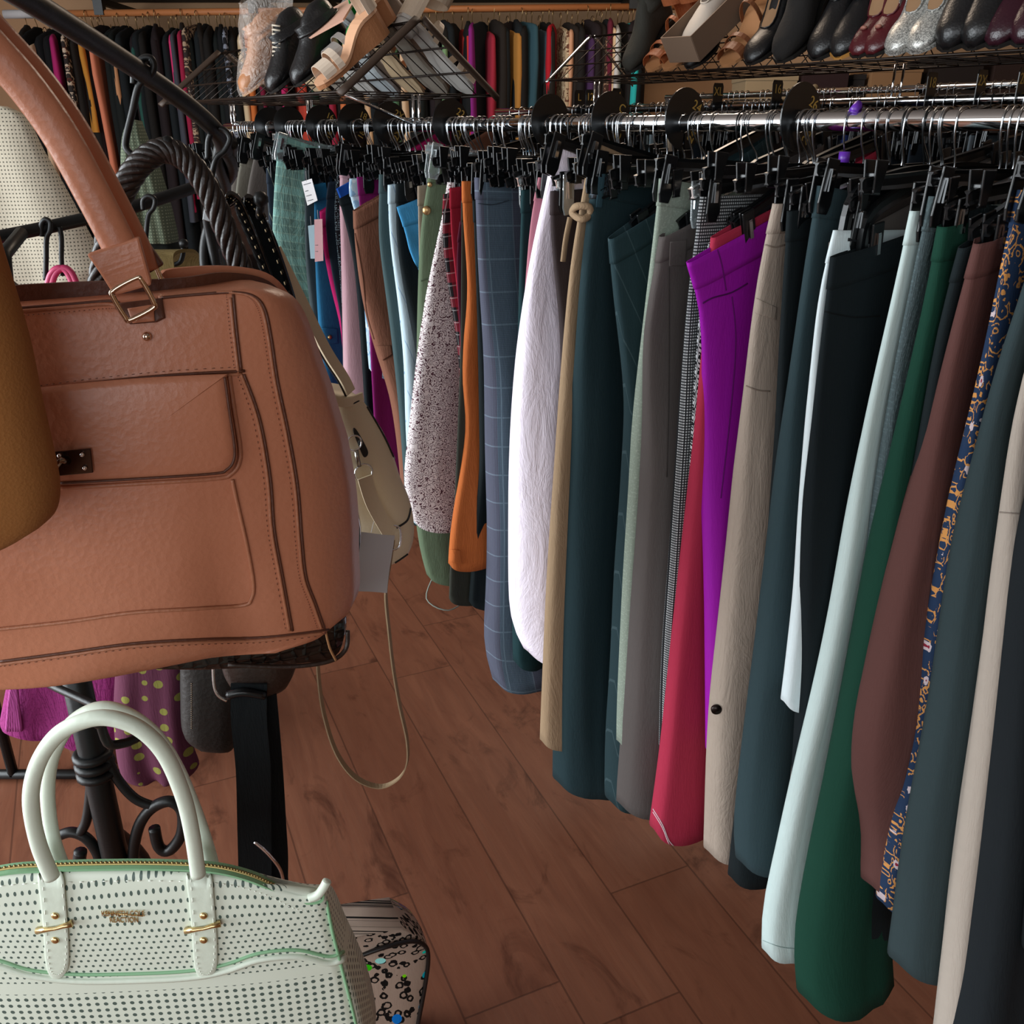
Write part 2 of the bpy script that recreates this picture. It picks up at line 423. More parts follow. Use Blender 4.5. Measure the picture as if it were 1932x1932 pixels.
hK = make_hanger(hookm=M_BLKPL, cs=.5); collect(hK)
hS = make_hanger(cs=.5); collect(hS)
USED = set()
def place_hanger(src, s, u, z, tilt, yaw, label, group=None):
    o = src if src.name not in USED else copy_tree_named(src)
    USED.add(src.name)
    o.matrix_world = Matrix.Translation(P(s, u, z)) @ ROT @ Matrix.Rotation(yaw, 4, 'Z') @ Matrix.Rotation(tilt, 4, 'Y')
    o['label'] = label; o['category'] = 'hanger'
    if group: o['group'] = group
    elif 'group' in o: del o['group']
    return o
def copy_tree_named(src):
    def rec(o, par):
        c = o.copy(); COL.objects.link(c)
        if par is not None: c.parent = par; c.matrix_parent_inverse = Matrix.Identity(4)
        for ch in CH_OF.get(o.name, []): rec(ch, c)
        return c
    return rec(src, None)

# ------------------------------------------------------------------ garments on the front rail
PREV = []          # (s(z) samples) of the garments already placed, far to near
def interp(tab, x):
    if x >= tab[0][0]: return tab[0][1]
    if x <= tab[-1][0]: return tab[-1][1]
    for a, b in zip(tab, tab[1:]):
        if b[0] <= x <= a[0]:
            t = (a[0]-x)/(a[0]-b[0]+1e-9); return a[1]+(b[1]-a[1])*t
def sheet(mb, sfun, ufun, ztop, zbot, wid, thick, A, kind, rng, tilt, uoff, K=56, M=46, grow=0, z0=None, z1=None, hemrise=0, gather=0, inner=True, fat=0, hd=.045):
    ph = [rng.uniform(0, 6.28) for _ in range(5)]
    if isinstance(grow, tuple): ph = grow[1]; grow = grow[0]
    f1 = 2.2+(ph[3] % 1)*1.6; f2 = 5.5+(ph[4] % 1)*3
    rows, uvr = [], []
    a0 = 0 if z0 is None else (ztop-z0)/(ztop-zbot); a1 = 1 if z1 is None else (ztop-z1)/(ztop-zbot)
    lv = [a0+(a1-a0)*j/M for j in range(M+1)]
    def ring(v, gr, zadd=0):
        z = ztop+(zbot-ztop)*v; un = ufun(z); wd = wid(v); row, uvs = [], []
        amp = A*(.15+.85*min(1, v*1.6)); pin = max(0, min(1, (v-.24)/.12)) if kind == 'trousers' else 0
        tk = thick*(.55+.45*min(1, v*3))
        for k in range(K):
            a = 2*math.pi*k/K; q = -math.cos(a); sd = math.sin(a)
            u = un+wd*(q+1)/2
            prof = (abs(sd)**.55)*(1 if sd >= 0 else -1)
            tt = tk*(1-.80*pin*math.exp(-(q/.13)**2))
            if pin and abs(q) > .0: tt *= (1+.25*pin)
            ex = thick*fat*max(0, v-.15)**1.2*math.exp(-((q+.55)/.6)**2)
            so = prof*((tt+ex)/2+gr)-ex*.38
            if gather and v < .10: so += prof*.0018*math.sin(q*38+ph[0])*(1-v/.10)*gather; 
            if gather: so += prof*.0012*math.sin(q*26+ph[1])*max(0, 1-v/.3)
            wv = amp*(math.sin(f1*q+ph[0]+1.1*v)+.5*math.sin(f2*q+ph[1]-1.6*v)+.30*math.sin(2.2*f2*q+ph[2]+3*v)+.16*math.sin(4.1*f2*q+ph[4]-5*v+math.sin(6*v+ph[1])))*(.75+.25*(1-abs(q)))
            puck = amp*.25*math.sin(9*v+ph[3]+2*q)*math.sin(5*q+ph[4])
            zz = z+tilt*(q+1)*wd/2*(1-v)**1.5+zadd+ (hemrise*(q+1)/2+.006*math.sin(3*q+ph[2]))*max(0, (v-.85)/.15)-(hd*max(0, -sd) if fat else 0)*max(0, (v-.85)/.15)*(1-q)/2
            uu = u+(gr if q > .95 else (-gr if q < -.95 else 0))
            row.append(P(sfun(z)+so+wv+puck, uu, zz)); uvs.append((u+(1 if sd < 0 else 0)*.013, z))
        return row, uvs
    for v in lv:
        r, uu = ring(v, grow); rows.append(r); uvr.append(uu)
    if inner:
        r, uu = ring(lv[0], grow-.0018); rows.insert(0, r); uvr.insert(0, uu)
        r, uu = ring(min(1, lv[0]+.03), grow-.002); rows.insert(0, r); uvr.insert(0, uu)
        r, uu = ring(lv[-1], grow-.0018); rows.append(r); uvr.append(uu)
        r, uu = ring(lv[-1]-.02, grow-.002); rows.append(r); uvr.append(uu)
    mb.grid(rows, uvr=uvr); return ph
GI = 0
def garment(label, cat, name, pts, mat, w=.37, wh=None, kind='trousers', thick=None, A=None, u0=-.185, flare=0, bot=None,
            hang='A', gather=0, band=True, hemrise=0, gap=.011, tiltmax=.6, hlabel=None, extra=None, minz=.06, rise=None, hd=.045):
    """pts: photo points down the edge that faces the aisle."""
    global GI
    GI += 1; rng = random.Random(GI*13+5)
    n = len(pts); tab = []
    for i, (px, py) in enumerate(pts):
        uu = u0-flare*(i/(n-1))**1.3
        s, z = hit_u(px, py, uu)
        lim = min([interp(t, z) for t in PREV[-4:]]+[9])-gap
        if s > lim:
            s = lim; u2, z = hit_s(px, py, s); uu = max(-.30, min(-.08, u2))
        tab.append((z, s, uu))
    tab.sort(key=lambda a: -a[0])
    if bot is not None and tab[-1][0] > bot:
        tab.append((bot, tab[-1][1]+(tab[-1][1]-tab[-2][1])*.3, tab[-1][2]))
    if GI <= 20 and len(PREV) < 20 and tab[-1][0] < .62: 
        while len(tab) > 2 and tab[-2][0] < .66: tab.pop()
        tab[-1] = (.62, tab[-1][1], tab[-1][2])
    if tab[-1][0] < minz: tab[-1] = (minz, tab[-1][1], tab[-1][2])
    st = [(a, b) for a, b, c in tab]; ut = [(a, c) for a, b, c in tab]
    # smooth both tables
    def sm(tb):
        zt, zb = tb[0][0], tb[-1][0]; N = 24
        g = [interp(tb, zt+(zb-zt)*i/N) for i in range(N+1)]
        for _ in range(2): g = [g[0]]+[(g[i-1]+2*g[i]+g[i+1])/4 for i in range(1, N)]+[g[-1]]
        return [(zt+(zb-zt)*i/N, g[i]) for i in range(N+1)]
    st, ut = sm(st), sm(ut)
    sp = 9
    if PREV: sp = min(abs(interp(PREV[-1], z)-interp(st, z)) for z in (tab[0][0]-.1, (tab[0][0]+tab[-1][0])/2))
    PREV.append(st)
    if thick is None: thick = max(.012, min(.030, sp*.9))
    if A is None: A = max(.0025, min(.009, sp*.36))
    ztop, zbot = tab[0][0], tab[-1][0]
    wt = w; wb = wh or w
    wid = lambda v: wt+(wb-wt)*min(1, v*1.15)
    zdef = RZ-.104 if hang != 'B' else RZ-.137
    tilt = max(-.30, min(tiltmax, (zdef+.006-ztop)/.165))
    if rise is not None: tilt = rise
    e = empty(name, P(st[0][1], 0, zbot), label, cat)
    b = MB(); ph = sheet(b, lambda z: interp(st, z), lambda z: interp(ut, z), ztop, zbot, wid, thick, A, kind, rng, tilt, 0, hemrise=hemrise, gather=gather, fat=1.6 if GI > 28 else .4, hd=hd)
    b.build('cloth', mat, e)
    if band:
        b = MB(); sheet(b, lambda z: interp(st, z), lambda z: interp(ut, z), ztop+.001, zbot, wid, thick, A, kind, rng, tilt, 0, M=5, grow=(.0014, ph), z0=ztop+.001, z1=ztop-.036, gather=gather)
        b.build('waistband', mat, e)
    src = {'A': hA, 'B': hB, 'C': hC, 'K': hK, 'S': hS}[hang]
    if hang != '-':
        place_hanger(src, st[0][1], 0, RZ, -tilt if False else -tilt, 0, 'hanger holding the '+' '.join((hlabel or label).split()[:13]), None)
    info = dict(e=e, st=st, ut=ut, ztop=ztop, zbot=zbot, mat=mat, thick=thick)
    return info
def face_frame(info, px, py):
    s, z = hit_u(px, py, -.15); ss = interp(info['st'], z); u, z = hit_s(px, py, ss-info['thick']/2-.004); return ss-info['thick']/2-.004, u, z
def patch(info, pxs, name, mat=None, off=.0, bulge=.0035, label=None):
    mb = MB(); q = []
    for px, py in pxs:
        s, u, z = face_frame(info, px, py); q.append(P(s-off, u, z))
    c = sum(q, Vector())/len(q)
    d = -RD*bulge
    n = len(q); vs = q+[c+(p-c)*.93+d for p in q]; fs = [tuple(range(n, 2*n))]+[(i, (i+1) % n, n+(i+1) % n, n+i) for i in range(n)]+[tuple(range(n))[::-1]]
    mb.add(vs, fs, [((p-R0).dot(ND), p.z) for p in vs], False)
    o = mb.build(name, mat or info['mat'], info['e'])
    if label: o['label'] = label
    return o

G = garment
C = cloth
T = 'trousers'; 
L = {}
L[1] = G('pale grey beige trousers at the far left end of the trouser rail', T, 'trousers', [(440, 290), (432, 330), (428, 400), (430, 560), (440, 800)], C('#8a857e'), bot=.35)
L[2] = G('olive grey trousers second from the far left end of the rail', T, 'trousers', [(459, 285), (448, 320), (440, 400), (445, 560), (455, 800)], C('#6c6a60'), bot=.35)
L[3] = G('dark taupe grey trousers left of the mint plaid trousers', T, 'trousers', [(486, 268), (476, 310), (464, 370), (466, 560), (480, 800)], C('#55504c'), bot=.32)
L[4] = G('navy striped trousers showing as a sliver left of the mint plaid pair', T, 'trousers', [(503, 318), (503, 360), (508, 440), (512, 560), (530, 800)], C('#232d3a', 'pin', '#9aa08c'), bot=.3)
L[5] = G('crinkled mint and teal plaid trousers near the far left of the rail', T, 'trousers', [(527, 256), (520, 330), (515, 440), (518, 500), (545, 570), (566, 650), (575, 720), (590, 900)], C('#6c8f88', 'plaid', '#8fc4bc', '#a9cbb9', wr=.9), bot=.35, hang='C', thick=.04, A=.006)
L[6] = G('charcoal grey denim jeans right of the mint plaid trousers', T, 'jeans', [(575, 322), (575, 400), (577, 500), (588, 600), (598, 720), (605, 880)], C('#343f42', 'denim', '#56646a'), bot=.3)
L[7] = G('bright blue denim cargo jeans with a buttoned flap pocket', T, 'jeans', [(593, 350), (593, 430), (596, 520), (600, 600), (606, 700), (615, 900)], C('#135a83', 'denim', '#3f95c4'), bot=.3)
L[8] = G('hot pink trousers showing as a thin strip beside the blue cargo jeans', T, 'trousers', [(604, 400), (606, 450), (622, 540), (644, 620), (650, 760)], C('#b01860'), bot=.3)
L[9] = G('dark navy trousers left of the dusty pink pair', T, 'trousers', [(620, 345), (612, 400), (616, 450), (630, 540), (645, 600), (648, 760)], C('#222e3c'), bot=.3)
L[10] = G('black and white dotted leggings showing as a strip above the dusty pink pair', T, 'leggings', [(638, 325), (630, 380), (631, 430), (640, 500), (646, 600)], C('#15161c', 'dots', '#9fc0cc', k=4), bot=.4)
L[11] = G('dusty pink straight trousers near the left of the rail', T, 'trousers', [(644, 302), (640, 350), (643, 430), (647, 560), (651, 720), (660, 900)], C('#c09aa4'), bot=.3, thick=.04)
L[12] = G('black skirt with a cobalt blue waist tilted down', 'skirt', 'skirt', [(634, 357), (642, 380), (655, 430), (668, 480), (676, 560)], C('#121a1e'), bot=.55, kind='skirt')
patch(L[12], [(634, 356), (680, 331), (676, 356), (641, 374)], 'waist_panel', C('#12489a'), label='cobalt blue waist panel')
L[13] = G('white shorts with a faint blue print beside the plum pair', 'shorts', 'shorts', [(661, 338), (658, 370), (672, 400), (680, 440)], C('#b7cfdb', 'print', '#87aecb', '#d5e2e8'), bot=.95, kind='skirt')
L[14] = G('plum purple trousers waist above the brown cargo trousers', T, 'trousers', [(674, 335), (677, 370), (680, 410), (690, 520), (700, 700)], C('#7a1560'), bot=.45)
L[15] = G('brown cotton cargo trousers with a flap pocket', T, 'cargo_trousers', [(668, 399), (668, 430), (675, 500), (684, 560), (698, 620), (715, 680), (735, 740), (748, 830), (760, 960)], C('#7c5240', wr=.5), bot=.3, thick=.045, A=.006, rise=.45, flare=-.01)
L[16] = G('slate green trousers right of the brown cargo trousers', T, 'trousers', [(716, 330), (714, 400), (713, 450), (725, 530), (738, 620), (748, 720), (760, 900)], C('#3d5154'), bot=.25)
L[17] = G('white and pale blue trousers left of the black wide pair', T, 'trousers', [(733, 350), (732, 400), (738, 480), (752, 580), (762, 680), (768, 820), (774, 950)], C('#c4dbe6', 'pin', '#7ea2c9'), bot=.3)
L[18] = G('black wide trousers behind the bright blue waistband', T, 'trousers', [(747, 348), (745, 420), (752, 500), (768, 580), (785, 670), (792, 760)], C('#0f181b'), bot=.45, thick=.03)
L[19] = G('sky blue denim shorts swung outwards beside the olive trousers', 'shorts', 'shorts', [(750, 392), (760, 420), (772, 470), (788, 512)], C('#2d86bd', 'denim', '#66b2dd'), bot=None, kind='skirt', rise=.3, thick=.012)
L[20] = G('stone beige trousers showing as a strip left of the olive cargo pair', T, 'trousers', [(789, 352), (789, 400), (791, 470), (792, 560), (790, 650)], C('#a29280'), bot=.6)
L[21] = G('olive green cargo joggers with a gathered cuff and drawstring', T, 'cargo_trousers', [(815, 305), (806, 350), (798, 400), (793, 460), (791, 560), (790, 680), (788, 800), (786, 900), (788, 1000), (800, 1060), (808, 1085)], C('#5b6b54', wr=.4), hang='C', thick=.035, A=.005)
L[22] = G('white capri trousers covered in a maroon curling print', T, 'trousers', [(846, 345), (838, 400), (822, 470), (805, 560), (793, 640), (783, 720), (773, 820), (764, 900), (768, 950), (783, 985)], C('#e6dede', 'vine', '#5b3a45'), thick=.035, A=.004)
L[23] = G('black and red tartan trousers left of the crimson pair', T, 'trousers', [(838, 368), (834, 410), (834, 450), (842, 520), (856, 600), (866, 660), (868, 760)], C('#141216', 'redplaid', '#8e1d30', '#c9c4c4'), bot=.5)
L[24] = G('crimson red trousers left of the rust orange pair', T, 'trousers', [(849, 356), (849, 400), (852, 460), (862, 540), (868, 620)], C('#a02236'), bot=.7)
L[25] = G('burgundy trousers showing between the crimson and orange pairs', T, 'trousers', [(868, 420), (860, 460), (862, 540), (868, 640), (872, 760)], C('#571c31'), bot=.55)
L[26] = G('dark olive brown trousers with a low hem behind the orange pair', T, 'trousers', [(871, 380), (870, 500), (868, 650), (862, 800), (856, 950), (848, 1050), (846, 1130)], C('#34362f'))
L[27] = G('rust orange cotton trousers with a turned up cuff', T, 'trousers', [(873, 343), (873, 400), (881, 480), (886, 560), (876, 660), (873, 720), (882, 800), (873, 870), (860, 950), (850, 1010), (848, 1060)], C('#b5622f', wr=.4), thick=.03)
L[28] = G('black trousers between the orange and blue grey checked pairs', T, 'trousers', [(893, 380), (898, 500), (905, 700), (908, 880), (895, 1000), (886, 1138)], C('#0f191c'))
L[29] = G('blue grey windowpane check wide trousers in the middle of the rail', T, 'trousers', [(898, 336), (901, 420), (906, 520), (913, 620), (919, 700), (917, 800), (917, 900), (918, 1000), (914, 1120), (906, 1220), (916, 1262), (924, 1274)], C('#4b5a68', 'pane', '#6c8296', '#51495a'), thick=.05, A=.010, kind='trousers')
L[30] = G('dark teal trousers with a buttoned hem behind the lilac linen pair', T, 'trousers', [(985, 360), (980, 500), (975, 700), (968, 900), (963, 1100), (964, 1240)], C('#143236'), w=.36)
L[31] = G('dusty rose trousers showing as a strip beside the lilac linen pair', T, 'trousers', [(1018, 336), (1010, 370), (1002, 420), (994, 520), (990, 620)], C('#b37583'), bot=.8)
L[32] = G('crinkled white lilac linen trousers with a gathered waist', T, 'trousers', [(1044, 278), (1040, 320), (1026, 380), (1008, 460), (992, 560), (980, 660), (970, 780), (964, 900), (962, 1040), (963, 1160), (976, 1215), (990, 1228)], C('#f6edfb', wr=.8), gather=1, thick=.05, A=.007, hemrise=-.02)
L[33] = G('dark brown elastic waist trousers beside the lilac linen pair', T, 'trousers', [(1041, 362), (1037, 400), (1041, 460), (1048, 530), (1058, 620), (1062, 760)], C('#352c2d'), bot=.5, gather=1, thick=.03)
L[34] = G('khaki tan trousers with a knotted waist tie', T, 'trousers', [(1114, 268), (1108, 330), (1098, 370), (1086, 430), (1076, 500), (1068, 580), (1059, 700), (1049, 850), (1038, 1000), (1030, 1120), (1023, 1300), (1020, 1400)], C('#9a8267', wr=.6), thick=.03)
L[35] = G('dark teal trousers with a black lace trimmed waist', T, 'trousers', [(1120, 326), (1110, 400), (1098, 500), (1090, 620), (1080, 780), (1068, 930), (1060, 1060), (1052, 1200), (1047, 1350), (1045, 1474)], C('#1d3136'), thick=.055, A=.010)
L[36] = G('dark teal pinstriped wide trousers standing open at the waist', T, 'trousers', [(1150, 452), (1152, 500), (1160, 570), (1170, 650), (1182, 740), (1176, 900), (1160, 1080), (1150, 1250), (1140, 1400), (1140, 1500)], C('#20353a', 'pin', '#3d5055'), thick=.05, A=.010)
L[37] = G('sage green linen trousers in the middle right of the rail', T, 'trousers', [(1246, 338), (1240, 400), (1228, 500), (1216, 600), (1204, 700), (1192, 820), (1182, 950), (1172, 1080), (1163, 1220), (1157, 1340), (1158, 1388)], C('#8a978a', 'slub', '#a3afa2'), thick=.032)
L[38] = G('taupe grey wide trousers with open pockets and a belt loop', T, 'trousers', [(1247, 448), (1244, 500), (1222, 560), (1214, 640), (1215, 760), (1214, 880), (1205, 1000), (1192, 1150), (1180, 1300), (1168, 1430), (1160, 1510)], C('#57514f'), thick=.05, A=.007)
L[39] = G('black and white small check trousers left of the basket weave pair', T, 'trousers', [(1323, 373), (1315, 430), (1303, 520), (1293, 620), (1285, 720), (1277, 820), (1266, 940), (1256, 1080), (1246, 1220), (1238, 1400)], C('#1b1d20', 'check', '#b4b8ba'), thick=.028)
L[40] = G('black trousers with a white basket weave print', T, 'trousers', [(1338, 462), (1328, 520), (1318, 620), (1309, 750), (1302, 860), (1295, 960), (1280, 1100)], C('#15181c', 'basket', '#c6cccf'), bot=.5)
L[41] = G('raspberry red wide trousers with white stitching above the hem', T, 'trousers', [(1344, 450), (1341, 500), (1330, 620), (1317, 760), (1306, 880), (1292, 1000), (1278, 1130), (1262, 1270), (1248, 1400), (1234, 1500), (1226, 1556)], C('#a52b45'), thick=.035, flare=.03, hemrise=0, hd=.075)
L[42] = G('bright magenta purple trousers with the waist drooping outwards', T, 'trousers', [(1298, 497), (1312, 535), (1324, 575), (1329, 680), (1327, 800), (1326, 900), (1331, 1000), (1334, 1120), (1335, 1300), (1334, 1420)], C('#960aa2', rough=.7), thick=.03, A=.005, gap=.006, rise=.30)
L[43] = G('khaki beige cargo trousers with a dark snap button near the knee', T, 'cargo_trousers', [(1463, 386), (1452, 430), (1440, 480), (1428, 570), (1416, 670), (1404, 790), (1392, 900), (1376, 1050), (1358, 1200), (1340, 1330), (1332, 1450), (1326, 1594)], C('#a5978a', wr=.7), thick=.04, A=.007)
L[44] = G('black trousers right of the khaki beige cargo pair', T, 'trousers', [(1487, 400), (1482, 480), (1474, 600), (1466, 760), (1458, 920), (1440, 1150)], C('#10191c'), bot=.3)
L[45] = G('slate blue grey wide trousers right of the khaki beige cargo pair', T, 'trousers', [(1546, 352), (1532, 420), (1516, 540), (1500, 650), (1480, 790), (1462, 930), (1444, 1070), (1425, 1220), (1404, 1370), (1388, 1500), (1379, 1590), (1386, 1618)], C('#2c3e43'), thick=.04, flare=.02)
L[46] = G('taupe corduroy trousers showing as a sliver beside the slate pair', T, 'trousers', [(1566, 460), (1556, 600), (1540, 800), (1520, 1000), (1508, 1150), (1498, 1350), (1478, 1560)], C('#6d645f'))
L[47] = G('white trousers with a black waist stripe behind the black skirt trousers', T, 'trousers', [(1574, 436), (1556, 500), (1543, 570), (1530, 680), (1519, 790), (1508, 920), (1500, 1060), (1496, 1120)], C('#dfeef2'), bot=.70, hang='B', thick=.02)
L[48] = G('wide black trousers hanging flat with one black clip in front', T, 'trousers', [(1570, 487), (1560, 560), (1552, 640), (1540, 740), (1528, 850), (1516, 960), (1510, 1100), (1505, 1250), (1495, 1400), (1485, 1550)], C('#0d171b'), hang='B', thick=.03, A=.004)
L[49] = G('pale mint white wide trousers with a rounded hem', T, 'trousers', [(1722, 400), (1706, 480), (1688, 570), (1662, 680), (1638, 790), (1612, 910), (1588, 1040), (1562, 1180), (1530, 1330), (1496, 1480), (1464, 1630), (1432, 1755), (1430, 1780), (1440, 1790)], C('#c3d6d4'), thick=.03, flare=.06)
L[50] = G('grey seersucker trousers right of the pale mint pair', T, 'trousers', [(1757, 372), (1744, 430), (1728, 510), (1708, 610), (1688, 720), (1668, 840), (1655, 950), (1640, 1060), (1620, 1200)], C('#4a585b', 'slub', '#5f7175', wr=1.0), bot=.35, thick=.03)
L[51] = G('dark green velvet wide trousers with the lowest hem on the rail', T, 'trousers', [(1776, 430), (1766, 500), (1744, 610), (1716, 740), (1690, 850), (1664, 970), (1640, 1100), (1612, 1260), (1580, 1430), (1548, 1580), (1520, 1710), (1498, 1830), (1512, 1872)], C('#0d3a2c'), thick=.05, A=.008, flare=.05)
L[52] = G('black knit trousers folded open right of the green velvet pair', T, 'trousers', [(1812, 470), (1800, 520), (1776, 590), (1760, 680), (1740, 800), (1712, 950), (1690, 1100)], C('#131d20'), bot=.3, thick=.035)
L[53] = G('chocolate brown trousers with a gathered elastic waist', T, 'trousers', [(1842, 462), (1828, 520), (1808, 600), (1786, 700), (1762, 800), (1734, 910), (1702, 1030), (1672, 1150), (1644, 1270), (1622, 1360), (1617, 1450), (1622, 1560), (1630, 1668)], C('#5a3a36'), thick=.05, A=.008, gather=1.3)
L[54] = G('navy trousers with an orange and white paisley flower print', T, 'trousers', [(1925, 360), (1905, 430), (1890, 520), (1874, 610), (1856, 690), (1832, 790), (1808, 890), (1784, 990), (1764, 1080), (1744, 1180), (1724, 1290), (1704, 1430)], C('#1f3350', 'paisley', '#c98d4e', '#c8b9bd'), bot=.45, thick=.03)
L[55] = G('charcoal blue wide trousers right of the paisley print pair', T, 'trousers', [(1975, 420), (1950, 520), (1914, 620), (1888, 710), (1858, 830), (1832, 940), (1806, 1060), (1786, 1180), (1764, 1320), (1738, 1450), (1712, 1580), (1690, 1720), (1674, 1810)], C('#2f3d40'), thick=.045, A=.007, flare=.03)
L[56] = G('stone beige trousers at the right edge of the picture', T, 'trousers', [(2005, 460), (1975, 580), (1940, 690), (1915, 800), (1898, 920), (1884, 1050), (1868, 1180), (1852, 1320), (1836, 1480), (1816, 1640), (1796, 1790), (1780, 1930), (1772, 2000)], C('#aca297', wr=.4), thick=.035, flare=.03)
L[57] = G('black charcoal trousers at the lower right corner', T, 'trousers', [(2060, 450), (2020, 620), (1990, 780), (1955, 900), (1925, 1050), (1900, 1200), (1885, 1350), (1870, 1480), (1850, 1650), (1820, 1820), (1790, 1990)], C('#161c20'), thick=.05, flare=.02)
L[58] = G('black trousers nearest the camera on the right', T, 'trousers', [(2130, 480), (2090, 700), (2050, 900), (2020, 1100), (1990, 1300), (1960, 1500), (1930, 1800)], C('#12171a'), thick=.05)

# ------------------------------------------------------------------ placing details on surfaces
from mathutils.bvhtree import BVHTree
CAMP = Vector((0, 0, CH))
def bvh_of(*objs):
    vs, fs = [], []
    for o in objs:
        b = len(vs); me = o.data
        mw = o.matrix_world if o.parent is None else (o.parent.matrix_basis @ o.matrix_parent_inverse)
        vs += [mw @ v.co for v in me.vertices]; fs += [[b+i for i in p.vertices] for p in me.polygons]
    return BVHTree.FromPolygons(vs, fs)
def cast(bv, px, py, off=0.0, last=None):
    d = ray(px, py).normalized(); h = bv.ray_cast(CAMP, d)
    if h[0] is None:
        if last is None: return None
        dist = (last-CAMP).length; return CAMP+d*dist
    return h[0]-d*off
def on_surf(bv, pxs, off=0, n=6, closed=False, straight=False):
    pp = [Vector((a, b, 0)) for a, b in pxs]
    if straight:
        dense = []
        m = len(pp)
        for i in range(m if closed else m-1):
            for j in range(n): dense.append(pp[i]+(pp[(i+1) % m]-pp[i])*(j/n))
        if not closed: dense.append(pp[-1])
    else: dense = smooth_path(pp, n, closed)
    out, last = [], None
    for q in dense:
        p = cast(bv, q.x, q.y, off)
        if p is not None: out.append(p)
    return out
def seam(bv, pxs, r, mat, name, parent, off=.0005, closed=False, straight=False, n=8, label=None):
    pts = on_surf(bv, pxs, off, n, closed, straight)
    if len(pts) < 2: print('SEAM MISS', name, pxs[0]); return None
    o = MB().tube(pts, r, 6, closed=closed).build(name, mat, parent)
    if label: o['label'] = label
    return o
def stitches(bv, pxs, r, mat, name, parent, n=10, gap=2, off=.0008):
    pts = on_surf(bv, pxs, off, n); m = MB()
    for i in range(0, len(pts)-1, gap): m.tube([pts[i], pts[i]+(pts[i+1]-pts[i])*.7], r, 4)
    return m.build(name, mat, parent)
def panel(bv, pxs, h, mat, name, parent, n=5, straight=False, label=None, off=0):
    pp = [Vector((a, b, 0)) for a, b in pxs]
    dense = smooth_path(pp, n, True) if not straight else [pp[i]+(pp[(i+1) % len(pp)]-pp[i])*(j/n) for i in range(len(pp)) for j in range(n)]
    c = sum(dense, Vector())/len(dense); rows = []; last = cast(bv, c.x, c.y)
    if last is None: last = next((q_ for q_ in (cast(bv, k.x, k.y) for k in dense) if q_), None)
    if last is None: print('PANEL MISS', name, pxs[0]); return None
    for sc, hh in ((1, -.001), (1, h*.7), (.985, h), (.85, h*1.1), (.6, h*1.15), (.3, h*1.2), (.02, h*1.2)):
        row = []
        for q in dense:
            k = c+(q-c)*sc; p = cast(bv, k.x, k.y, hh+off, last); last = p; row.append(p)
        rows.append(row)
    o = MB().grid(rows, cap1=True).build(name, mat, parent)
    if label: o['label'] = label
    return o

# details of the trousers
def ballat(p, r, nm, mt, par, **k):
    if p: MB().ball(p, r, **k).build(nm, mt, par)
def bvg(i): return bvh_of(*[c for c in L[i]['e'].children])
bpy.context.view_layer.update()
b7 = bvg(7); panel(b7, [(600, 617), (637, 620), (638, 648), (601, 650)], .003, L[7]['mat'], 'pocket_flap', L[7]['e'], straight=True)
ballat(cast(b7, 622, 636, .004), .006, 'button', M_BRASS, L[7]['e'])
b15 = bvg(15); panel(b15, [(708, 652), (738, 652), (741, 668), (722, 680), (712, 672)], .004, L[15]['mat'], 'pocket_flap', L[15]['e'], straight=True)
seam(b15, [(670, 440), (684, 520), (692, 590), (706, 640)], .0014, C('#5e3a2a'), 'seam', L[15]['e'])
b21 = bvg(21)
for px, py, r in ((811, 348, .005), (805, 397, .009)): ballat(cast(b21, px, py, .002), r, 'button', M_BRASS, L[21]['e'], sc=(1, .5, 1))
seam(b21, [(794, 530), (806, 526), (812, 532)], .0015, C('#4a5845'), 'seam', L[21]['e'])
e = L[21]['e']; q = P(L[21]['st'][-1][1], -.17, L[21]['zbot']+.01)
MB().tube(smooth_path([q, q+Vector((.02, 0, -.04)), q+Vector((.06, .0, -.075)), q+Vector((.02, -.05, -.085)), q+Vector((-.03, -.04, -.06)), q+Vector((-.01, 0, -.01))], 5), .0016, 6).build('drawstring', C('#8a9187'), e)
b27 = bvg(27); panel(b27, [(848, 1036), (868, 1038), (872, 1064), (848, 1060)], .004, L[27]['mat'], 'turned_cuff', L[27]['e'], straight=True)
b29 = bvg(29); seam(b29, [(902, 384), (930, 386), (960, 378)], .0011, C('#333d48'), 'seam', L[29]['e'])
b34 = bvg(34)
kn = cast(b34, 1098, 400, .012) 
m = MB()
if kn:
    m.tube(smooth_path([kn+Vector((-.014, 0, .003)), kn+Vector((-.008, -.008, .009)), kn+Vector((.010, -.008, .008)), kn+Vector((.012, 0, -.004)), kn+Vector((0, -.008, -.010)), kn+Vector((-.013, 0, -.004))], 5, True), .0058, 8, closed=True)
    m.tube(smooth_path([kn+Vector((-.018, 0, -.008)), kn+Vector((-.024, 0, -.04)), kn+Vector((-.028, -.003, -.075))], 5), [.006]*11, 8, flat=.5)
    m.build('waist_tie', L[34]['mat'], L[34]['e'])
b35 = bvg(35); panel(b35, [(1130, 328), (1142, 328), (1136, 392), (1124, 391)], .003, C('#2b454f'), 'belt_loop', L[35]['e'], straight=True, label='lighter teal belt loop')
def lace_mat():
    t = NT('black_lace'); u = t.uv(); d = t.vor(u, 160, 'DISTANCE_TO_EDGE'); t.col(t.mix(t.lt(d, .05), lin('#0b0d10'), lin('#34434f'))); t.setp(Roughness=.6); return t.m
panel(b35, [(1116, 330), (1172, 336), (1170, 366), (1150, 372), (1112, 376)], .0015, lace_mat(), 'lace_trim', L[35]['e'], straight=True, label='black lace trim')
b38 = bvg(38); panel(b38, [(1264, 456), (1296, 452), (1294, 502), (1262, 502)], .003, L[38]['mat'], 'belt_loop', L[38]['e'], straight=True)
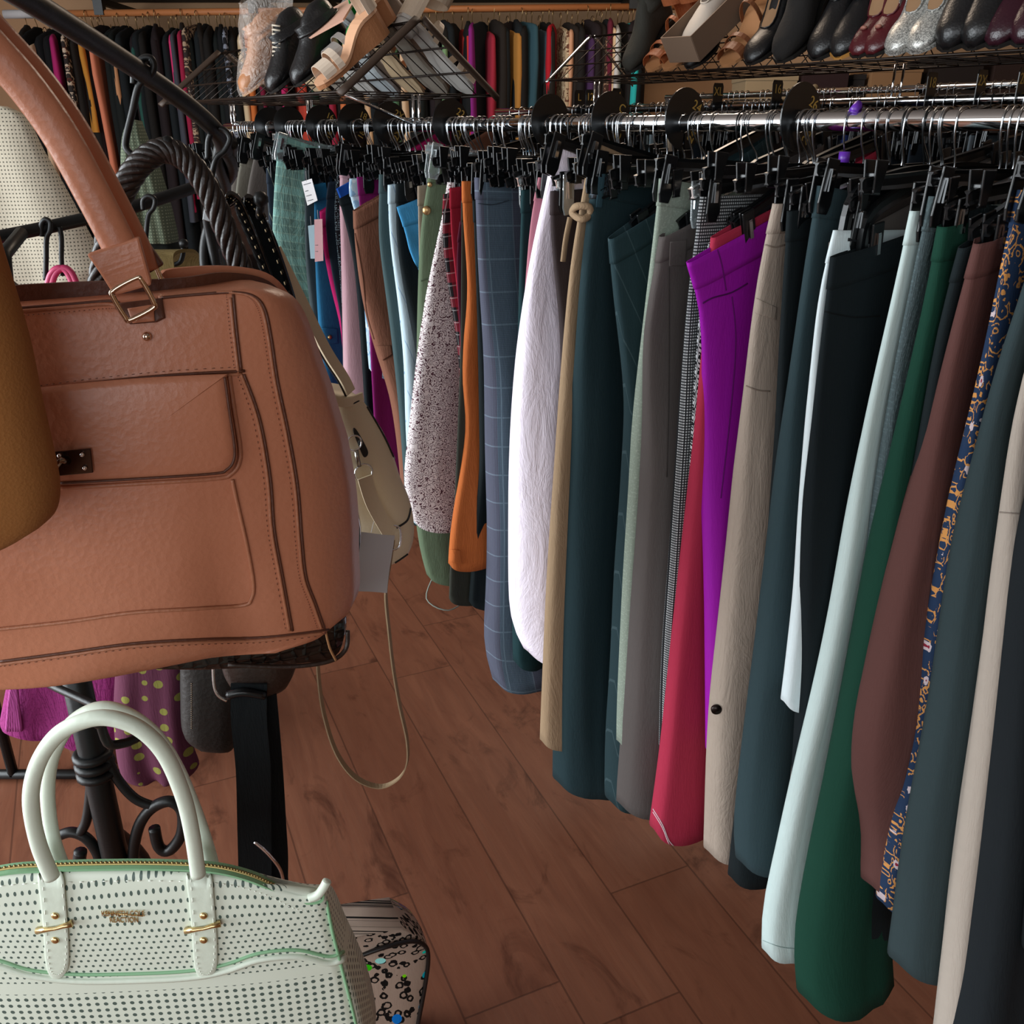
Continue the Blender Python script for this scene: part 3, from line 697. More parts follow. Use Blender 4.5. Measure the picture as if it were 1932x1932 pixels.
seam(b38, [(1262, 505), (1262, 700), (1258, 900)], .0011, C('#3d3836'), 'seam', L[38]['e'])
b41 = bvg(41); M_WT = C('#d9c5cc')
for dy in (0, 6): seam(b41, [(1232, 1526+dy), (1250, 1556+dy), (1265, 1590+dy), (1290, 1606+dy), (1316, 1614+dy)], .0009, M_WT, 'hem_stitching', L[41]['e'], label='white hem stitching')
b42 = bvg(42); seam(b42, [(1326, 572), (1345, 562), (1380, 552), (1410, 535)], .0012, C('#4c0452'), 'yoke_seam', L[42]['e'])
seam(b42, [(1352, 466), (1362, 500), (1370, 548)], .0010, C('#5c0764'), 'seam', L[42]['e']); seam(b42, [(1381, 560), (1388, 640), (1380, 760), (1360, 940)], .0010, C('#5c0764'), 'seam', L[42]['e'])
b43 = bvg(43)
seam(b43, [(1444, 462), (1462, 466), (1480, 462)], .0011, C('#84766a'), 'seam', L[43]['e'])
panel(b43, [(1426, 562), (1466, 580), (1464, 604), (1424, 590)], .003, L[43]['mat'], 'pocket_flap', L[43]['e'], straight=True)
seam(b43, [(1408, 728), (1430, 736), (1452, 738)], .0011, C('#84766a'), 'seam', L[43]['e'])
p = cast(b43, 1351, 1337, .003) or P(L[43]['st'][-3][1], -.2, .4); MB().tube([p, p+Vector((0, -.004, 0))], .0085, 18).build('snap_button', plain('dark_snap', '#241c1a', .3, .7), L[43]['e'])
b48 = bvg(48); seam(b48, [(1556, 588), (1610, 598), (1660, 596)], .0010, C('#05090b'), 'seam', L[48]['e'])
b47 = bvg(47); seam(b47, [(1600, 452), (1680, 462), (1722, 462)], .0020, C('#16191c'), 'waist_stripe', L[47]['e'], label='black waist stripe')
b49 = bvg(49); seam(b49, [(1434, 1772), (1470, 1786), (1500, 1790)], .0007, C('#9db1af'), 'hem_stitching', L[49]['e'])
b56 = bvg(56); seam(b56, [(1882, 966), (1905, 968), (1930, 970)], .0009, C('#8a8077'), 'seam', L[56]['e'])

# swing tags on the far trousers
def swing_tag(pxs, px, py, s, u, mat, label, lines=()):
    q = [P(*((lambda z: (hit_u(a, b, u)[0], u, hit_u(a, b, u)[1]))(0))) for a, b in pxs]
    nrm = (q[1]-q[0]).cross(q[3]-q[0]).normalized(); 
    if nrm.y > 0: nrm = -nrm
    e = empty('swing_tag', q[0], label, 'price tag')
    MB().prism(q, -nrm*.0006).build('card', mat, e)
    top = (q[0]+q[1])/2; MB().tube([top-Z3*.003, top+Z3*.02], .0006, 4).build('string', M_PAPER, e)
    for i, (a, wd) in enumerate(lines):
        c0 = q[0]+(q[3]-q[0])*a+(q[1]-q[0])*.15; c1 = c0+(q[1]-q[0])*wd
        MB().tube([c0+nrm*.0008, c1+nrm*.0008], .0007, 4).build('printed_line', plain('tag_ink', '#55585c', .7), e)
swing_tag([(569, 343), (588, 337), (599, 378), (580, 388)], 0, 0, 0, -.20, plain('white_card', '#e4e4e6', .7), 'white price tag hanging beside the mint plaid trousers', ((.15, .7), (.42, .3), (.62, .5), (.82, .55)))
swing_tag([(581, 426), (593, 424), (594, 488), (586, 488)], 0, 0, 0, -.205, plain('blue_card', '#8fa9b4', .7), 'pale blue tag hanging beside the blue cargo jeans')
swing_tag([(593, 414), (608, 413), (610, 492), (594, 494)], 0, 0, 0, -.21, plain('pink_card', '#b98e92', .7), 'dull pink tag hanging in front of the blue cargo jeans', ((.6, .3), (.75, .3)))

# ------------------------------------------------------------------ further hangers on the front rail
rng = random.Random(3)
def spare_label(s, steel):
    i = min(L, key=lambda a: abs(L[a]['st'][0][1]-s)); nm = L[i]['e']['label'].split(' with ')[0].split(' hanging')[0].split(' showing')[0].split(' near the')[0].split(' at the')[0].split(' beside')[0]
    lb = ('spare black hanger by the ' if steel else 'black hooked hanger by the ')+' '.join(nm.split()[:11]); return lb, lb
k = 0; s = 2.36
while s > -.25:
    src = hK if rng.random() < .16 else hS
    t = rng.uniform(-.10, .12)
    # empty hangers are pressed flat between the trousers
    place_hanger(src, s, 0, RZ, -t, rng.uniform(-.10, .10), *spare_label(s, src is hS))
    s -= rng.choice([.013, .015, .018, .02, .03, .052]) if s > .6 else rng.choice([.022, .028, .05, .062]); k += 1
# clear plastic hangers
for px, py, lab in ((1040, 300, 'clear plastic clip hanger left of the lilac linen trousers'), (1292, 360, 'clear plastic clip hanger left of the small check trousers'),
                    (968, 300, 'clear plastic clip hanger above the blue grey check trousers')):
    s_, z_ = hit_u(px, py, -.18); place_hanger(hC, s_, 0, RZ, -.05, .08, lab)
# size dividers
def disc(s, txt, label, r=.046, ang=35):
    c = P(s, 0, RZ+.006); e = empty('size_divider', c, label, 'size divider'); m = MB(); K = 40
    # ring with a hole for the rail and a slot below
    def circ(rr, sd): return [c+ND*(rr*math.cos(2*math.pi*(i+.5)/K-math.pi/2))+Z3*(rr*math.sin(2*math.pi*(i+.5)/K-math.pi/2)-(.006 if rr < .02 else 0))+RD*sd for i in range(K)]
    a, b, a2, b2 = circ(r, -.0011), circ(.0145, -.0011), circ(r, .0011), circ(.0145, .0011)
    vs = a+b+a2+b2; fs = []
    for i in range(K-1):
        j = i+1
        fs += [(i, j, K+j, K+i), (2*K+i, 3*K+i, 3*K+j, 2*K+j), (i, 2*K+i, 2*K+j, j), (K+i, K+j, 3*K+j, 3*K+i)]
    m.add(vs, fs, None, False); m.build('disc', M_BLKPL, e)
    if txt:
        for an, rot in ((ang, -25), (-55, 60)):
            a_ = math.radians(an); pos = c+ND*(.031*math.cos(a_))+Z3*(.031*math.sin(a_))-RD*.0016
            Mx = Matrix((( ND.x, 0, -RD.x, pos.x), (ND.y, 0, -RD.y, pos.y), (0, 1, 0, pos.z), (0, 0, 0, 1))) @ Matrix.Rotation(math.radians(rot), 4, 'Z')
            text_mesh(txt, .021, M_INK, 'size_number', e, Matrix.Translation(-e.location) @ Mx if False else Mx, .0003)
def rail_s(px, py=225, u=0): return hit_u(px, py, u)[0]
for px, t, lab in ((1510, '26', 'black size disc marked 26 on the front rail'), (1292, '24', 'largest looking black size disc marked 24 left of disc 26'), (1152, 'C', 'black size disc above the khaki tan trousers'),
                   (1038, '', 'plain black size disc above the lilac linen trousers'), (850, '22', 'black size disc marked 22 above the orange trousers'), (735, '2X', 'black size disc marked 2X on the front rail'),
                   (668, '18', 'black size disc marked 18 left of disc 2X'), (606, '16', 'black size disc marked 16 above the cargo jeans'), (545, '', 'plain black size disc above the mint plaid trousers'),
                   (508, '', 'plain black size disc at the far left end of the front rail')):
    disc(rail_s(px), t, lab)
# purple bread-clip style hook guards
s_ = rail_s(1615)
e = empty('hook_collar', P(s_, 0, RZ), 'purple plastic collar hanging around a hook on the front rail', 'collar')
M_PUR = plain('purple_plastic', '#5d2a9c', .35)
MB().tube([P(s_, -.016, RZ-.055), P(s_, -.016, RZ-.038)], .0075, 12).build('ring', M_PUR, e)
MB().tube([P(s_, -.010, RZ+.012), P(s_, 0, RZ+.020), P(s_+.006, .010, RZ+.014)], .006, 10).build('cap', M_PUR, e)

# ------------------------------------------------------------------ second and third rails
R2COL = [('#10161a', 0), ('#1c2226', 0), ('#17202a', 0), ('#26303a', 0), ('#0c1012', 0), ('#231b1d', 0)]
def simple_trousers(s, u, zr, L_, mat, name, label, group=None, w=.36, seed=0):
    r = random.Random(seed); st = [(2, s), (0, s+r.uniform(-.02, .02))]; m = MB()
    sheet(m, lambda z: interp(st, z), lambda z: u-w/2, zr-.10, zr-.10-L_, lambda v: w, .022, .003, 'trousers', r, 0, 0, K=28, M=12, inner=False)
    return tag(m.build(name, mat), label, 'trousers', group)
rng = random.Random(11); base2 = None; i = 0; s = 2.5
while s > -.5:
    ch = hK if rng.random() < .2 else hA
    place_hanger(ch, s, U2, Z2, rng.uniform(-.08, .08), rng.uniform(-.08, .08), 'black clip hanger on the second chrome rail behind the trouser rack', 'clip hangers on the second rail')
    if i % 2 == 0:
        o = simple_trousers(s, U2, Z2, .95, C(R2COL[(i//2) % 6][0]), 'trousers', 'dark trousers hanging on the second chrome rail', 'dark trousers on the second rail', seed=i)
    s -= rng.choice([.02, .026, .03, .06]) if s > .2 else .04; i += 1
for px, col, lab in ((1592, '#2a3a78', 'cobalt blue trousers hanging on the second rail seen between hooks'), (1230, '#7d9099', 'pale grey blue trousers on the second rail seen between hooks'),
                     (1262, '#b9ab97', 'cream trousers on the second rail seen between hooks'), (1505, '#8c2436', 'red trousers on the second rail seen between hooks'),
                     (1430, '#a08f78', 'tan trousers on the second rail seen between hooks'), (1835, '#59636a', 'grey trousers on the second rail seen between hooks')):
    simple_trousers(hit_u(px, 270, U2-.18)[0], U2-.012, Z2+.02, .9, C(col), 'trousers', lab, seed=px)
hook3 = MB().tube(hook_pts(), .0016, 5)
hh = MB(); hh.tube(hook_pts(), .0016, 5); hh.tube([(-.19, 0, -.085), (0, 0, -.057), (.19, 0, -.085)], .005, 6)
h3 = hh.build('wire_hanger', M_HOOK); s = 2.6; first = True; rng = random.Random(5)
while s > -.2:
    o = h3 if first else h3.copy()
    if not first: COL.objects.link(o)
    first = False
    o.matrix_world = Matrix.Translation(P(s, U3, Z3R)) @ ROT @ Matrix.Rotation(rng.uniform(-.1, .1), 4, 'Z')
    tag(o, 'small wire hanger on the farthest chrome rail', 'hanger', 'wire hangers on the third rail')
    s -= rng.choice([.025, .03, .035, .08])
rng = random.Random(8); s = 2.6; i = 0
while s > -.2:
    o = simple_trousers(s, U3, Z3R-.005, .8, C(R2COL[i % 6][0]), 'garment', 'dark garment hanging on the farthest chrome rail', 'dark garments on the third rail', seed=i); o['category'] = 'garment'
    s -= .09; i += 1
def card(px, py, u, zr, txt, label, hgt=.075, wid=.05):
    s = hit_u(px, py+30, u)[0]; c = P(s, u, zr+.03); e = empty('size_card', c, label, 'size divider')
    # the card stands across the rail
    poly = [(-.025, -.05), (.025, -.05), (.027, .03), (.022, .042), (-.022, .042), (-.027, .03)]
    k = hgt/.092; poly = [(a*k*1.05, b*k) for a, b in poly]
    MB().prism([c+ND*a+Z3*b-RD*.001 for a, b in poly], RD*.002).build('card', M_BLKPL, e)
    pos = c+Z3*.010-RD*.0016
    Mx = Matrix(((ND.x, 0, -RD.x, pos.x), (ND.y, 0, -RD.y, pos.y), (0, 1, 0, pos.z), (0, 0, 0, 1)))
    text_mesh(txt, .034, M_INK, 'size_mark', e, Mx, .0003)
for px, py, t, lab in ((1092, 190, 'L', 'black size card marked with a single L on the second rail'), (1112, 190, '12', 'black size card marked twelve beside the L card on the second rail'), (1352, 180, 'XL', 'black size card marked XL, standing alone, on the second rail'),
                       (1463, 176, '16', 'black size card marked sixteen under the shoe shelf post on the second rail'), (1752, 166, '18', 'black size card marked eighteen near the tan box on the second rail'), (1845, 164, '2X', 'black size card marked 2X near the dark boxes on the second rail'),
                       (1163, 186, '14', 'low black size card marked fourteen, just right of twelve, on the second rail'), (1922, 160, '20', 'black size card cut by the right picture edge')):
    card(px, py, U2, Z2, t, lab)
for px, t, lab in ((985, '24', 'black disc marked 24 behind the front rail'), (1006, '14', 'black disc marked 14 behind the front rail'), (1400, '', 'plain black disc on the third rail')):
    pass

# ------------------------------------------------------------------ wall rack of clothes at the back
YR = 5.15
pL, pR = at(8, 27, YR), at(1282, 12, YR)
e = empty('clothes_rod', pL, 'wooden clothes rod along the back wall with black brackets', 'clothes rod')
MB().tube([pL, pR], .016, 14).build('rod', plain('rod_wood', '#a8683c', .5, bump=.1), e)
MB().tube([pL, pL+(pR-pL)*.05], .020, 14).build('end_sleeve', M_PAPER, e)
for px in (190, 480, 610, 1195, 745):
    f = (px-8)/(1282-8); q = pL+(pR-pL)*f
    MB().box(q+Vector((0, .27, .055)), AX, (.03, .56, .03)).build('bracket', M_IRON, e); MB().box(q+Vector((0, 0, .035)), AX, (.045, .045, .09)).build('bracket', M_IRON, e)
a, b = at(110, 8, YR), at(1215, 2, YR)
MB().box((a+b)/2+Vector((0, .20, .14)), AX, ((b-a).x, .62, .16)).build('overhead_shelf', M_DARKW)
tag(bpy.data.objects['overhead_shelf'], 'black shelf running above the wooden clothes rod', 'shelf')
def dark_label(px):
    k = min(SPEC, key=lambda a: abs(a-px)); w_ = SPEC[k][1].split(' on the ')[0].split(' near ')[0].split(' partly')[0]
    lb = 'dark garment on the wall rod %s the %s' % ('left of' if px < k else 'right of', ' '.join(w_.split()[:7])); return lb, lb
def shirt(name, x, z0, y0, Ln, wid, mat, label, group, yaw, seed, cat='top'):
    r = random.Random(seed); ph = [r.uniform(0, 6) for _ in range(4)]; m = MB(); rows, uvr = [], []
    prof = [(0, .16), (.02, .30), (.05, .62), (.09, .90), (.14, 1.0), (.30, 1.04), (.55, .96), (.8, .98), (1.0, 1.03)]
    for j, (v, ww) in enumerate(prof):
        vz = v*.45 if v < .15 else v; row = []; us = []
        for k in range(26):
            a = 2*math.pi*k/26; q = -math.cos(a); sd = math.sin(a)
            th = wid*(.25+.75*min(1, v*5))*(abs(sd)**.6)*(1 if sd > 0 else -1)/2
            wv = .012*v*(math.sin(3*q+ph[0]+v*2)+.6*math.sin(7*q+ph[1]))
            row.append((th+wv, q*.20*ww, -vz*Ln)); us.append((q*.2, -vz*Ln))
        rows.append(row); uvr.append(us)
    m.grid(rows, uvr=uvr, cap0=True); m.tube([(0, math.cos(t/10*math.pi)*.02-.0, .045+math.sin(t/10*math.pi)*.018) for t in range(11)]+[(0, -.012, .03), (0, 0, .01), (0, 0, -.01)], .0022, 5)
    o = m.build(name, mat); o.data.materials.append(M_BRASS)
    nf = len(o.data.polygons); cut = 26*(len(prof)-1)+1
    for i in range(cut, nf): o.data.polygons[i].material_index = 1
    o.matrix_world = Matrix.Translation((x, y0, z0)) @ Matrix.Rotation(yaw, 4, 'Z')
    return tag(o, label, cat, group)
SPEC = {62: ('#0e1514', 'black jacket at the far left of the back wall rod', None), 82: ('#c3a283', 'cream scarf-like top near the left of the wall rod', None), 100: ('#a0205f', 'magenta top partly hidden near the left of the wall rod', None),
 135: ('#2a2422', 'black and cream patterned dress on the wall rod', ('print', '#b9a48f', '#5a2c22')), 163: ('#b1762c', 'mustard yellow pointed top on the wall rod', None), 186: ('#c9775a', 'coral top between mustard and tan tops on the wall rod', None),
 208: ('#b07d58', 'long tan garment on the wall rod behind the black bar', None), 262: ('#20473f', 'deep green top on the wall rod above the hook', None), 318: ('#d6356c', 'hot pink dress on the wall rod', None),
 334: ('#3c3d45', 'slate grey dress right of the hot pink dress', None), 355: ('#8c1838', 'maroon dress on the wall rod right of the slate dress', None), 372: ('#2e2523', 'brown and cream printed dress on the wall rod', ('print', '#a08870', '#4c3028')),
 425: ('#16181c', 'black and white flower print dress on the wall rod', ('print', '#7a7f8c', '#232227')), 452: ('#c4ab88', 'cream top left of the plastic wrapped boot', None), 466: ('#b8632f', 'orange top left of the plastic wrapped boot', None),
 484: ('#6b1530', 'crimson garment beneath the left shoe shelf', None), 526: ('#b0245c', 'raspberry pink garment beneath the left shoe shelf', None), 553: ('#a83a2a', 'brick red garment beneath the left shoe shelf', None),
 592: ('#1e4a38', 'bottle green garment beneath the left shoe shelf', None), 618: ('#8d1f38', 'dark red garment beneath the cork wedge sandals', None), 636: ('#c06a3c', 'orange garment beneath the cork wedge sandals', None),
 690: ('#c09b76', 'beige garment seen through the wire shelf end', None), 748: ('#4c7358', 'sage green garment seen below the wire shelf end', None), 770: ('#c8a888', 'light beige garment below the wire shelf end', None),
 845: ('#6f8f66', 'light olive green garment below the wire shelf end', None), 872: ('#a82c28', 'red garment at the right of the wire shelf end', None), 892: ('#7a1f70', 'purple garment at the right of the wire shelf end', None),
 922: ('#8b2031', 'dark red blouse right of the left shoe shelf', None), 958: ('#9b6a2e', 'ochre blouse near the middle of the wall rod', None), 984: ('#27434c', 'dark blue green blouse near the middle of the wall rod', None), 1018: ('#3d4a52', 'slate blouse left of the red blouse', None),
 1044: ('#a01522', 'bright red blouse near the right of the wall rod', None), 1058: ('#a58f72', 'beige printed blouse right of the bright red blouse', ('print', '#5c3a2a', '#c9b998')), 1080: ('#b98a6c', 'peach beige dress with a flared hem on the wall rod', None),
 1100: ('#3a2244', 'dark purple blouse on the wall rod', None), 1118: ('#3a2218', 'brown flowered blouse on the wall rod', ('print', '#8a6a54', '#2a1810')), 1134: ('#c8ac8a', 'cream blouse left of the teal dress', None),
 1152: ('#571627', 'burgundy blouse left of the teal dress', None), 1166: ('#b5b3b0', 'white trimmed blouse left of the teal dress', None), 1186: ('#239a98', 'bright teal dress near the right end of the wall rod', None)}
rng = random.Random(21); px = 46; keys = sorted(SPEC)
while px < 1216:
    near = [k for k in keys if abs(k-px) < 7]; f = (px-8)/(1282-8)
    if near:
        k = near[0]; keys.remove(k); col, lab, pt = SPEC[k]; f = (k-8)/(1282-8); q = pL+(pR-pL)*f; q.z -= rng.uniform(0, .10)
        mt = C(col, pt[0], pt[1], pt[2]) if pt else C(col)
        Ln = (.62+.37*((k*7) % 10)/10 if k not in (318, 163) else (.85 if k == 318 else .5)) if k < 480 else (.75 if k < 900 else .62+.1*(k % 3))
        shirt('blouse', q.x, q.z-.045, q.y-.015, Ln, .05, mt, lab, None, rng.uniform(-.25, .4) if k > 900 else rng.uniform(-.1, .35), k)
    else:
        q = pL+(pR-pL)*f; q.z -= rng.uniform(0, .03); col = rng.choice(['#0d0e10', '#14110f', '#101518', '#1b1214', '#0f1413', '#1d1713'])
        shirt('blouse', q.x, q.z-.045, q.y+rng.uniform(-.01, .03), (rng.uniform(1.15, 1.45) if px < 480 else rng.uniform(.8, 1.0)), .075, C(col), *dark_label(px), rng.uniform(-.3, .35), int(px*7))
    px += rng.choice([10, 12, 14]) if 500 < px < 900 else rng.choice([8, 10, 12])

# right rear: boxes on a cabinet below the wall panel
tp = at(1500, 188, 4.95).z
xa, xb = at(1385, 188, 4.95).x, 4.6
MB().box(((xa+xb)/2, 5.2, tp/2), AX, (xb-xa, .6, tp)).build('storage_cabinet', M_DARKW)
tag(bpy.data.objects['storage_cabinet'], 'dark storage cabinet against the back wall, boxes on top', 'cabinet')
pa, pb = at(1412, 26, 5.65), at(1742, -60, 5.65)
tag(MB().box(((pa.x+pb.x)/2, 5.68, (pa.z+pb.z)/2), AX, (pb.x-pa.x, .04, abs(pb.z-pa.z)+.05)).build('wall_board', plain('cream_board', '#b09c80', .8)), 'pale cream board fixed high on the back wall', 'board')
def pbox(x0, y0, x1, y1, Y, D, hexc, name, label, dot=False):
    a, b = at(x0, y1, Y), at(x1, y0, Y); e = empty(name, ((a.x+b.x)/2, Y+D/2, a.z), label, 'box')
    MB().box(((a.x+b.x)/2, Y+D/2, (a.z+b.z)/2-.006), AX, (b.x-a.x, D, abs(b.z-a.z)-.012)).build('carton', plain('card_'+hexc, hexc, .8), e, bevel=.002)
    MB().box(((a.x+b.x)/2, Y+D/2, max(a.z, b.z)-.012), AX, (b.x-a.x+.008, D+.008, .024)).build('lid', plain('card_'+hexc, hexc, .8), e, bevel=.002)
    if dot:
        c = at((x0+x1)/2-20, (y0+y1)/2+8, Y-.001); MB().tube([c, c-Y3*.002], .018, 20).build('round_emblem', plain('emblem', '#8f7d62', .6), e)
pbox(1404, 142, 1506, 188, 4.95, .3, '#a08b6c', 'shoe_box', 'cream shoe box on the cabinet under the brown sandals')
pbox(1510, 128, 1604, 188, 4.93, .3, '#2a1214', 'shoe_box', 'dark maroon shoe box with a round pale emblem', True)
pbox(1606, 140, 1634, 188, 4.97, .25, '#1c1818', 'shoe_box', 'narrow black box beside the maroon shoe box')
pbox(1638, 126, 1742, 188, 4.95, .3, '#9a7450', 'shoe_box', 'tan cardboard box under the silver glitter shoes')
pbox(1748, 108, 1860, 186, 4.94, .3, '#241a16', 'shoe_box', 'large dark brown box right of the tan box')
pbox(1866, 104, 1960, 186, 4.96, .3, '#33201a', 'shoe_box', 'dark brown box cut by the right picture edge')

# ------------------------------------------------------------------ shoe shelves: ridged wire shelves on the racks
ALPHA = math.atan2(.14, .19); SHH, SHW = .14, .19
def shoe_shelf(label, u, zb, s0, s1, barmat, zr, flat_r=.0045):
    e = empty('shoe_shelf', P((s0+s1)/2, u, zb), label, 'shoe rack')
    for s in (s0, s1):
        for sg in (-1, 1):
            m = MB(); a = P(s, u+sg*SHW*1.08, zb-.006); b = P(s, u+sg*.008, zb+SHH+.004)
            m.tube(smooth_path([a, a+(b-a)*.5, b], 4), .0105 if barmat is not M_CHROME else .005, 8, flat=.5); m.build('end_bar', barmat, e)
    m = MB()
    for sg in (-1, 1):
        for f in (0, .33, .66, 1):
            m.tube([P(s0, u+sg*SHW*(1-f), zb+SHH*f), P(s1, u+sg*SHW*(1-f), zb+SHH*f)], .0024 if 0 < f < 1 else .0034, 5)
        n = int((s1-s0)/.055)
        for i in range(n+1):
            s = s0+(s1-s0)*i/n; m.tube([P(s, u+sg*SHW, zb), P(s, u, zb+SHH)], .0015, 4)
    for i in range(5):
        pass
    for f in (-.66, -.33, 0, .33, .66):
        m.tube([P(s0, u+f*SHW, zb), P(s1, u+f*SHW, zb)], .0016, 4)
    for s in [s0+(s1-s0)*i/max(2, int((s1-s0)/.11)) for i in range(max(2, int((s1-s0)/.11))+1)]:
        m.tube([P(s, u-SHW, zb), P(s, u+SHW, zb)], .0018, 4)
    m.build('wire_grid', M_WIRE, e)
    for s in (s0+.03, (s0+s1)/2, s1-.03):
        for d in (-.012, .012):
            MB().tube([P(s+d, u, zr-.01), P(s+d, u, zb)], .0035, 8).build('post', M_CHROME, e)
    MB().tube([P(s0+.03, u-SHW, zb), P(s0+.03, u, zr)], .0035, 8).build('brace', M_CHROME, e)
    return e
ZB1 = hit_u(700, 176, -.15)[1]+.004
M_BRBAR = plain('brown_bar', '#3b2c22', .55, .2)
shoe_shelf('ridged wire shoe shelf with brown end bars above the front rail', 0, ZB1, 1.33, 2.42, M_BRBAR, RZ)
ZB2 = hit_u(1500, 122, U2-.19)[1]
shoe_shelf('long ridged wire shoe shelf above the second rail on the right', U2, ZB2, -.25, 2.06, M_CHROME, Z2)
# pale slats / soles lying on the far slope
def shoe_M(s, u, zb, side=-1, yaw=0, frac=.0):
    D = (ND*math.cos(ALPHA)*(-side)+Z3*math.sin(ALPHA)); N = (ND*math.sin(ALPHA)*side+Z3*math.cos(ALPHA)); Yv = N.cross(D)
    o = P(s, u+side*SHW*(1-frac), zb+SHH*frac)+N*.006
    return Matrix(((D.x, Yv.x, N.x, o.x), (D.y, Yv.y, N.y, o.y), (D.z, Yv.z, N.z, o.z), (0, 0, 0, 1))) @ Matrix.Rotation(yaw, 4, 'Z')
def sstep(a, b, x): t = max(0, min(1, (x-a)/(b-a))); return t*t*(3-2*t)
HW = [(0, .010), (.05, .027), (.15, .040), (.3, .043), (.45, .036), (.6, .030), (.8, .033), (.93, .029), (1, .014)]
def li(tb, x):
    for a, b in zip(tb, tb[1:]):
        if a[0] <= x <= b[0]: return a[1]+(b[1]-a[1])*(x-a[0])/(b[0]-a[0])
    return tb[-1][1]
def shoe(name, label, Mx, kind, upper, sole, heel=.0, L_=.245, group=None, cat='shoe', toe=.0, lining=None, shaft=.2, extra=None):
    e = empty(name, Mx.to_translation(), label, cat, group)
    KS = L_/.245; W = lambda x, y, z: Mx @ Vector((x, y*KS, z*KS))
    base = lambda t: heel*sstep(.32, .80, t)+(.012 if kind == 'wedge' else 0)
    N = 18; ts = [i/N for i in range(N+1)]
    # sole
    m = MB(); rows = []
    th = .008
    for t in ts:
        h = li(HW, t)*1.04; z = base(t); x = t*L_
        rows.append([W(x, h, z), W(x, h, z+th), W(x, -h, z+th), W(x, -h, z)])
    m.grid(rows, cap0=True, cap1=True, smooth=False)
    if kind == 'wedge':
        rows = []
        for t in ts:
            h = li(HW, t); z = base(t); x = t*L_; b = -.0 if t < .3 else 0
            rows.append([W(x, h*.95, z), W(x, h*.85, 0), W(x, -h*.85, 0), W(x, -h*.95, z)])
        MB().grid(rows, cap0=True, cap1=True, smooth=False).build('wedge_heel', extra or sole, e)
    m.build('sole', sole, e)
    if heel > .015 and kind != 'wedge':
        m = MB(); rows = []
        for j in range(6):
            f = j/5; zz = base(.88)*(1-f); k = 1-.45*f if heel > .05 else 1-.12*f; cx = L_*.88+.004*f
            rows.append([W(cx+math.cos(a)*.028*k, math.sin(a)*.027*k, zz) for a in [2*math.pi*i/14 for i in range(14)]])
        m.grid(rows, cap0=True, cap1=True).build('heel', extra or sole, e)
    if kind in ('pump', 'loafer', 'boot', 'sneaker'):
        top = {'pump': [(0, .012), (.08, .028), (.2, .038), (.34, .040), (.5, .038), (.7, .045), (.9, .060), (1, .058)],
               'loafer': [(0, .014), (.08, .034), (.25, .050), (.42, .062), (.55, .058), (.75, .058), (.9, .068), (1, .064)],
               'sneaker': [(0, .020), (.06, .042), (.2, .055), (.4, .080), (.55, .088), (.75, .078), (.92, .084), (1, .078)],
               'boot': [(0, .020), (.06, .040), (.2, .054), (.38, .078), (.55, .112), (.75, .122), (.92, .118), (1, .10)]}[kind]
        m = MB(); rows = []
        for t in ts:
            h = li(HW, t)*.99; z0 = base(t)+th*.6; hh = li(top, t); x = t*L_
            row = []
            for k in range(18):
                a = 2*math.pi*k/18; c, sn = math.cos(a), math.sin(a)
                ex = .6 if sn < 0 else .8
                yy = h*(abs(c)**ex)*(1 if c > 0 else -1)*(1-.28*max(0, sn)); zz = z0+hh/2+hh/2*(abs(sn)**.8)*(1 if sn > 0 else -1)
                row.append(W(x, yy, zz))
            rows.append(row)
        m.grid(rows, cap0=True, cap1=True).build('upper', upper, e)
        if kind in ('pump', 'loafer', 'sneaker'):
            a0, a1 = (.36, .93) if kind == 'pump' else (.46, .93)
            m = MB(); c = []
            for k in range(20):
                a = 2*math.pi*k/20; t = (a0+a1)/2-math.cos(a)*(a1-a0)/2; hw_ = li(HW, t)*.66*abs(math.sin(a))**.6*(1 if math.sin(a) > 0 else -1)
                c.append((t*L_, hw_, base(t)+th*.6+li(top, t)+.0012))
            m.tube([W(*p) for p in c], .0022, 6, closed=True); m.build('collar', upper, e)
            m = MB(); cc = W(sum(p[0] for p in c)/20, 0, sum(p[2] for p in c)/20-.004)
            vs = [W(*p) for p in c]+[cc]; m.add(vs, [(i, (i+1) % 20, 20) for i in range(20)]); m.build('insole', lining or plain('tan_insole', '#8c6a4a', .7), e)
        if kind == 'boot':
            m = MB(); rows = []
            lean = math.tan(ALPHA)*.85
            for j in range(10):
                f = j/9; zz = base(.75)+.07+shaft*f; rx = .050+.006*f+.004*math.sin(8*f); ry = .036+.010*f+.003*math.sin(11*f)
                cx = L_*.73+lean*.0*f+zz*.0+(shaft*f)*lean*.95
                rows.append([W(cx+math.cos(a)*rx, math.sin(a)*ry, zz+(-.01*math.cos(a) if j == 9 else 0)) for a in [2*math.pi*i/20 for i in range(20)]])
            r2 = [[W(*(Mx.inverted() @ p+Vector((0, 0, -.0)))) for p in rows[-1]]]
            cen = sum(rows[-1], Vector((0, 0, 0)))/20; dn = (rows[-2][0]-rows[-1][0])*2
            rows.append([cen+(p-cen)*.92 for p in rows[-1]]); rows.append([cen+(p-cen)*.9+dn for p in rows[-2]])
            m.grid(rows, cap1=True).build('shaft', upper, e)
